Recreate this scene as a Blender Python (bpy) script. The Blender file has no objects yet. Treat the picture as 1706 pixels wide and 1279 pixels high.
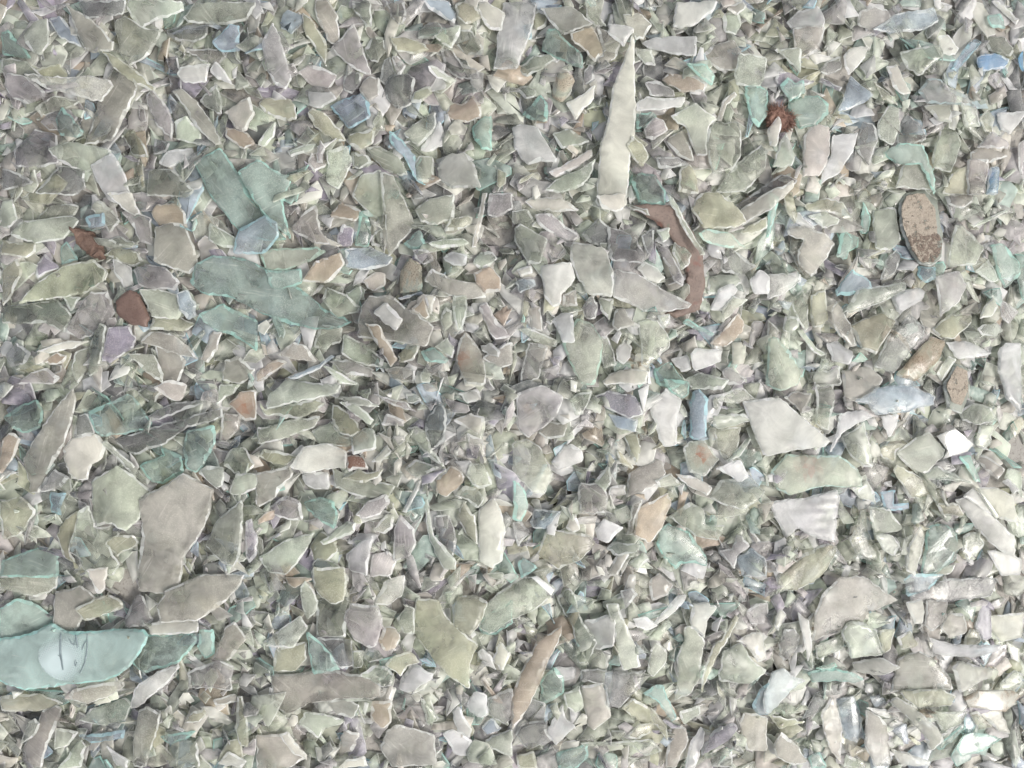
import bpy, math, random, re
import numpy as np
from mathutils import Vector, Matrix
from mathutils.geometry import delaunay_2d_cdt

random.seed(7)
rng = np.random.default_rng(7)
scene = bpy.context.scene
R = math.radians

# ---------------------------------------------------------------- scale, camera, light, exposure
S = 0.0005            # metres per photograph pixel at the mean surface of the pile
W, H = 1706.0, 1279.0
D = 1350.0            # camera height over the mean surface, in pixel units
ZR = 95.0             # height of that mean surface over the ground datum

cam_d = bpy.data.cameras.new('camera')
cam_d.sensor_width = 36.0
cam_d.lens = 36.0 * D / W
cam_d.clip_start = 0.02
cam_d.clip_end = 50
cam = bpy.data.objects.new('camera', cam_d)
scene.collection.objects.link(cam)
cam.location = (0, 0, (D + ZR) * S)
scene.camera = cam

SUN_ZEN, SUN_AZ = R(42), R(-28)      # sun to the right and a little towards the bottom of the picture
SUN = Vector((math.sin(SUN_ZEN) * math.cos(SUN_AZ), math.sin(SUN_ZEN) * math.sin(SUN_AZ), math.cos(SUN_ZEN)))
sun_d = bpy.data.lights.new('sun', 'SUN')
sun_d.energy = 1.6
sun_d.angle = R(13)
sun_d.color = (1.0, 0.96, 0.89)
sun = bpy.data.objects.new('sun', sun_d)
scene.collection.objects.link(sun)
sun.rotation_euler = SUN.to_track_quat('Z', 'Y').to_euler()

world = bpy.data.worlds.new('World')
scene.world = world
world.use_nodes = True
wn = world.node_tree
for n in list(wn.nodes):
    wn.nodes.remove(n)
sky = wn.nodes.new('ShaderNodeTexSky')
sky.sky_type = 'NISHITA'
sky.sun_disc = False
sky.sun_elevation = math.pi / 2 - SUN_ZEN
sky.sun_rotation = math.pi / 2 - SUN_AZ
sky.dust_density = 5.0
sky.air_density = 1.0
sky.ozone_density = 1.0
hsv = wn.nodes.new('ShaderNodeHueSaturation')     # thin cloud: the blue is washed out
hsv.inputs['Saturation'].default_value = 0.35
bg = wn.nodes.new('ShaderNodeBackground')
bg.inputs['Strength'].default_value = 0.15
wo = wn.nodes.new('ShaderNodeOutputWorld')
wn.links.new(sky.outputs[0], hsv.inputs['Color'])
wn.links.new(hsv.outputs[0], bg.inputs[0])
wn.links.new(bg.outputs[0], wo.inputs[0])

scene.view_settings.view_transform = 'Standard'
scene.view_settings.look = 'None'
scene.view_settings.exposure = 0.06
scene.view_settings.gamma = 1.0
scene.cycles.transparent_max_bounces = 10
scene.cycles.max_bounces = 6
scene.cycles.use_adaptive_sampling = True
scene.cycles.adaptive_threshold = 0.03
scene.cycles.diffuse_bounces = 4
scene.cycles.use_denoising = True

# ---------------------------------------------------------------- materials
def srgb(h):
    c = [int(h[i:i + 2], 16) / 255 for i in (0, 2, 4)]
    return np.array([x / 12.92 if x <= .04045 else ((x + .055) / 1.055) ** 2.4 for x in c])

PAL = {k: srgb(v) for k, v in {
    'g': 'A2A69B', 'p': 'B6BCB1', 'w': 'C2BEB8', 'l': 'ABA7AA', 'd': '868788', 't': '94BAAF', 'b': 'A0B1C4',
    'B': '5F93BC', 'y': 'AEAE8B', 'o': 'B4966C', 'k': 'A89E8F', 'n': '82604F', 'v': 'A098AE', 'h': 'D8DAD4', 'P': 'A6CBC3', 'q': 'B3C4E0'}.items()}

def newmat(name):
    m = bpy.data.materials.new(name)
    m.use_nodes = True
    nt = m.node_tree
    for n in list(nt.nodes):
        nt.nodes.remove(n)
    out = nt.nodes.new('ShaderNodeOutputMaterial')
    return m, nt, out

def N(nt, typ, **kw):
    n = nt.nodes.new(typ)
    for k, v in kw.items():
        if k.startswith('i_'):
            key = k[2:]
            n.inputs[int(key) if key.isdigit() else key.replace('_', ' ')].default_value = v
        else:
            setattr(n, k, v)
    return n

def mixc(nt, fac, a, b, blend='MIX'):
    n = nt.nodes.new('ShaderNodeMix')
    n.data_type = 'RGBA'
    n.blend_type = blend
    for sock, val in ((n.inputs[0], fac), (n.inputs[6], a), (n.inputs[7], b)):
        if isinstance(val, (int, float)):
            sock.default_value = val
        elif isinstance(val, (tuple, list)):
            sock.default_value = val
        else:
            nt.links.new(val, sock)
    return n.outputs[2]

def ramp(nt, src, a, b, va=0.0, vb=1.0):
    n = nt.nodes.new('ShaderNodeMapRange')
    nt.links.new(src, n.inputs[0])
    n.inputs[1].default_value, n.inputs[2].default_value = a, b
    n.inputs[3].default_value, n.inputs[4].default_value = va, vb
    n.clamp = True
    return n.outputs[0]

def mth(nt, op, a, b=0.0):
    n = nt.nodes.new('ShaderNodeMath')
    n.operation = op
    for i, v in enumerate((a, b)):
        if isinstance(v, (int, float)):
            n.inputs[i].default_value = v
        else:
            nt.links.new(v, n.inputs[i])
    return n.outputs[0]

def glass_material(name, rough=0.42, bump=0.15, clear_gain=1.0, grit=0.0, polished=False, plain=False):
    m, nt, out = newmat(name)
    L = nt.links.new
    at = N(nt, 'ShaderNodeAttribute', attribute_name='tint')
    ga = N(nt, 'ShaderNodeAttribute', attribute_name='grain')      # each shard's own grain: its plane, turned and shifted
    pos = ga.outputs['Vector']
    cloud = N(nt, 'ShaderNodeTexNoise', i_Scale=55.0, i_Detail=2.0 if plain else 3.5, i_Roughness=0.62, i_Distortion=0.6)
    L(pos, cloud.inputs['Vector'])
    broad = N(nt, 'ShaderNodeTexNoise', i_Scale=24.0, i_Detail=1.0, i_Roughness=0.5)
    L(pos, broad.inputs['Vector'])
    def stretched(sx, sy, det, dist):
        mp = N(nt, 'ShaderNodeMapping')
        mp.inputs['Scale'].default_value = (sx, sy, 60)
        L(pos, mp.inputs['Vector'])
        nz = N(nt, 'ShaderNodeTexNoise', i_Scale=1.0, i_Detail=det, i_Roughness=0.6, i_Distortion=dist)
        L(mp.outputs[0], nz.inputs['Vector'])
        return nz
    scr = stretched(520, 30, 2.0, 0.25)        # long streaks of fracture and scratches
    fine = N(nt, 'ShaderNodeTexNoise', i_Scale=900.0, i_Detail=2.5, i_Roughness=0.75)
    L(pos, fine.inputs['Vector'])
    if plain:
        broad = scr = cloud
    v1 = mth(nt, 'MULTIPLY', ramp(nt, cloud.outputs[0], 0.3, 0.7, 0.86, 1.12), ramp(nt, broad.outputs[0], 0.3, 0.7, 0.88, 1.12))
    col = mixc(nt, 1.0, at.outputs['Color'], v1, 'MULTIPLY')
    dust0 = ramp(nt, fine.outputs[0], 0.50, 0.70)
    dust1 = ramp(nt, broad.outputs[0], 0.46, 0.64)
    dust2 = ramp(nt, scr.outputs[0], 0.60, 0.74)
    dust = mth(nt, 'ADD', mth(nt, 'MULTIPLY', dust0, dust1), mth(nt, 'MULTIPLY', dust2, ramp(nt, cloud.outputs[0], 0.42, 0.6, 0.0, 1.1)))
    dust = mth(nt, 'MULTIPLY', dust, 0.50 if not polished else 0.0)
    col = mixc(nt, dust, col, (0.70, 0.675, 0.63, 1))
    clear = mth(nt, 'MULTIPLY', at.outputs['Alpha'], mth(nt, 'MULTIPLY', ramp(nt, cloud.outputs[0], 0.30, 0.72, 1.2 * clear_gain, 0.75 * clear_gain),
                                                         ramp(nt, broad.outputs[0], 0.35, 0.65, 1.12, 0.80)))
    clear = mth(nt, 'MULTIPLY', mth(nt, 'MINIMUM', clear, 0.95), mth(nt, 'SUBTRACT', 1.0, dust))
    if grit:
        g1 = N(nt, 'ShaderNodeTexNoise', i_Scale=1100.0, i_Detail=4.0, i_Roughness=0.75)
        L(pos, g1.inputs['Vector'])
        spk = ramp(nt, g1.outputs[0], 0.50, 0.60)
        gm = mth(nt, 'MULTIPLY', ramp(nt, cloud.outputs[0], 0.40, 0.55), grit)
        gcol = mixc(nt, spk, (0.50, 0.42, 0.32, 1), (0.13, 0.085, 0.06, 1))
        col = mixc(nt, gm, col, gcol)
        clear = mth(nt, 'MULTIPLY', clear, mth(nt, 'SUBTRACT', 1.0, gm))
    h = mth(nt, 'ADD', mth(nt, 'MULTIPLY', cloud.outputs[0], 1.6),
            mth(nt, 'ADD', mth(nt, 'MULTIPLY', scr.outputs[0], 0.5), mth(nt, 'MULTIPLY', fine.outputs[0], 0.09)))
    bp = N(nt, 'ShaderNodeBump', i_Strength=bump, i_Distance=0.0016)
    L(h, bp.inputs['Height'])
    pr = N(nt, 'ShaderNodeBsdfPrincipled', i_Roughness=rough)
    pr.inputs['Specular IOR Level'].default_value = 1.0 if polished else 0.42
    L(col, pr.inputs['Base Color'])
    L(bp.outputs[0], pr.inputs['Normal'])
    # ground matt in places, still glossy in others
    if polished:
        rg = ramp(nt, fine.outputs[0], 0.3, 0.7, rough * 0.75, rough * 1.35)
    else:
        rg = ramp(nt, broad.outputs[0], 0.42, 0.58, 0.19, rough * 1.2)
    L(rg, pr.inputs['Roughness'])
    tl = N(nt, 'ShaderNodeBsdfTranslucent')
    L(col, tl.inputs['Color'])
    fr = N(nt, 'ShaderNodeMixShader')
    fr.inputs[0].default_value = 0.35
    L(pr.outputs[0], fr.inputs[1]); L(tl.outputs[0], fr.inputs[2])
    tr = N(nt, 'ShaderNodeBsdfTransparent')
    L(mixc(nt, 0.13, (0.98, 0.985, 0.98, 1), at.outputs['Color']), tr.inputs['Color'])
    # the see-through share keeps its surface reflection
    gl = N(nt, 'ShaderNodeBsdfGlossy', i_Roughness=rough * 0.5)
    L(rg, gl.inputs['Roughness'])
    L(bp.outputs[0], gl.inputs['Normal'])
    fz = N(nt, 'ShaderNodeFresnel', i_IOR=1.5 if polished else 1.4)
    L(bp.outputs[0], fz.inputs['Normal'])
    tg = N(nt, 'ShaderNodeMixShader')
    L(fz.outputs[0], tg.inputs[0]); L(tr.outputs[0], tg.inputs[1]); L(gl.outputs[0], tg.inputs[2])
    mx = N(nt, 'ShaderNodeMixShader')
    L(clear, mx.inputs[0]); L(fr.outputs[0], mx.inputs[1]); L(tg.outputs[0], mx.inputs[2])
    L(mx.outputs[0], out.inputs[0])
    return m

def rough_material(name, cols, scale, rough=0.85, bump=0.8, stains=None, holes=None):
    m, nt, out = newmat(name)
    L = nt.links.new
    geo = N(nt, 'ShaderNodeNewGeometry')
    n1 = N(nt, 'ShaderNodeTexNoise', i_Scale=scale, i_Detail=6.0, i_Roughness=0.7)
    n2 = N(nt, 'ShaderNodeTexNoise', i_Scale=scale * 7, i_Detail=4.0, i_Roughness=0.7)
    L(geo.outputs['Position'], n1.inputs['Vector']); L(geo.outputs['Position'], n2.inputs['Vector'])
    c = mixc(nt, ramp(nt, n1.outputs[0], 0.35, 0.65), cols[0], cols[1])
    c = mixc(nt, ramp(nt, n2.outputs[0], 0.52, 0.66), c, cols[2])
    for i, (sc, sv) in enumerate(stains or ()):
        n3 = N(nt, 'ShaderNodeTexNoise', i_Scale=sc, i_Detail=3.0, noise_dimensions='4D')
        n3.inputs['W'].default_value = 3.0 + i * 7.7
        L(geo.outputs['Position'], n3.inputs['Vector'])
        c = mixc(nt, ramp(nt, n3.outputs[0], 0.60, 0.68, 0, 0.75), c, sv)
    bp = N(nt, 'ShaderNodeBump', i_Strength=bump, i_Distance=0.001)
    L(n2.outputs[0], bp.inputs['Height'])
    pr = N(nt, 'ShaderNodeBsdfPrincipled', i_Roughness=rough)
    L(c, pr.inputs['Base Color']); L(bp.outputs[0], pr.inputs['Normal'])
    if holes:                                 # worn through in places
        nh = N(nt, 'ShaderNodeTexNoise', i_Scale=holes[0], i_Detail=5.0, i_Roughness=0.7)
        L(geo.outputs['Position'], nh.inputs['Vector'])
        tr = N(nt, 'ShaderNodeBsdfTransparent')
        mx = N(nt, 'ShaderNodeMixShader')
        L(ramp(nt, nh.outputs[0], holes[1], holes[2]), mx.inputs[0]); L(tr.outputs[0], mx.inputs[1]); L(pr.outputs[0], mx.inputs[2])
        L(mx.outputs[0], out.inputs[0])
        return m
    L(pr.outputs[0], out.inputs[0])
    return m

M_GLASS = glass_material('weathered_glass')
M_FILL = glass_material('weathered_glass_splinters', plain=True)
M_GRIT = glass_material('gritty_glass', rough=0.5, grit=0.85)
M_SHINE = glass_material('polished_glass', rough=0.05, bump=0.02, clear_gain=0.7, polished=True)
M_BROWN = rough_material('brown_fired_clay', ((0.155, 0.10, 0.082, 1), (0.21, 0.145, 0.12, 1), (0.12, 0.08, 0.065, 1)), 90, rough=0.5, bump=0.25)
M_BAND = rough_material('stained_brown_band', ((0.18, 0.135, 0.115, 1), (0.24, 0.18, 0.15, 1), (0.15, 0.11, 0.09, 1)), 70, rough=0.6, bump=0.4,
                        stains=((75, (0.05, 0.13, 0.07, 1)), (85, (0.21, 0.10, 0.075, 1))))
M_RUST = rough_material('rust', ((0.125, 0.075, 0.055, 1), (0.21, 0.145, 0.115, 1), (0.085, 0.05, 0.038, 1)), 160)
M_FUZZ = rough_material('rust_red_fibre', ((0.24, 0.13, 0.10, 1), (0.32, 0.20, 0.155, 1), (0.16, 0.085, 0.065, 1)), 260)
M_CRUST = rough_material('sandy_crust', ((0.44, 0.38, 0.31, 1), (0.52, 0.46, 0.38, 1), (0.22, 0.165, 0.13, 1)), 220, bump=1.0, holes=(150, 0.36, 0.46))
M_SOIL = rough_material('grey_dirt', ((0.34, 0.325, 0.30, 1), (0.42, 0.40, 0.37, 1), (0.24, 0.225, 0.205, 1)), 60)
M_GRITDARK = rough_material('dark_grit', ((0.20, 0.15, 0.12, 1), (0.33, 0.27, 0.22, 1), (0.10, 0.07, 0.055, 1)), 300, holes=(330, 0.47, 0.54))

# flat print on the bottom left blade: pale aqua oval under a dotted screen, and grey ink lines
def print_material():
    m, nt, out = newmat('dotted_aqua_print')
    L = nt.links.new
    at = N(nt, 'ShaderNodeAttribute', attribute_name='print_place')     # x, y in oval radii; the mesh carries it
    sp = N(nt, 'ShaderNodeSeparateXYZ')
    L(at.outputs['Vector'], sp.inputs[0])
    ln = N(nt, 'ShaderNodeVectorMath', operation='LENGTH')
    L(at.outputs['Vector'], ln.inputs[0])
    u = mth(nt, 'SINE', mth(nt, 'MULTIPLY', mth(nt, 'ADD', sp.outputs[0], mth(nt, 'MULTIPLY', sp.outputs[1], 0.78)), 78.0))
    v = mth(nt, 'SINE', mth(nt, 'MULTIPLY', mth(nt, 'SUBTRACT', sp.outputs[0], mth(nt, 'MULTIPLY', sp.outputs[1], 0.78)), 78.0))
    dots = ramp(nt, mth(nt, 'MAXIMUM', u, v), 0.30, 0.75)
    core = ramp(nt, ln.outputs['Value'], 0.25, 0.88, 0.95, 0.0)
    cov = mth(nt, 'MAXIMUM', core, mth(nt, 'MULTIPLY', mth(nt, 'MULTIPLY', dots, 0.6), ramp(nt, ln.outputs['Value'], 0.62, 1.0, 1.0, 0.0)))
    pr = N(nt, 'ShaderNodeBsdfPrincipled', i_Roughness=0.35)
    pr.inputs['Base Color'].default_value = (0.74, 0.86, 0.86, 1)
    tr = N(nt, 'ShaderNodeBsdfTransparent')
    mx = N(nt, 'ShaderNodeMixShader')
    L(mth(nt, 'MULTIPLY', cov, 0.75), mx.inputs[0]); L(tr.outputs[0], mx.inputs[1]); L(pr.outputs[0], mx.inputs[2])
    L(mx.outputs[0], out.inputs[0])
    return m
M_PRINT = print_material()
m_, nt_, out_ = newmat('grey_ink')
p_ = N(nt_, 'ShaderNodeBsdfPrincipled', i_Roughness=0.5)
p_.inputs['Base Color'].default_value = (0.24, 0.30, 0.315, 1)
nt_.links.new(p_.outputs[0], out_.inputs[0])
M_INK = m_

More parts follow.
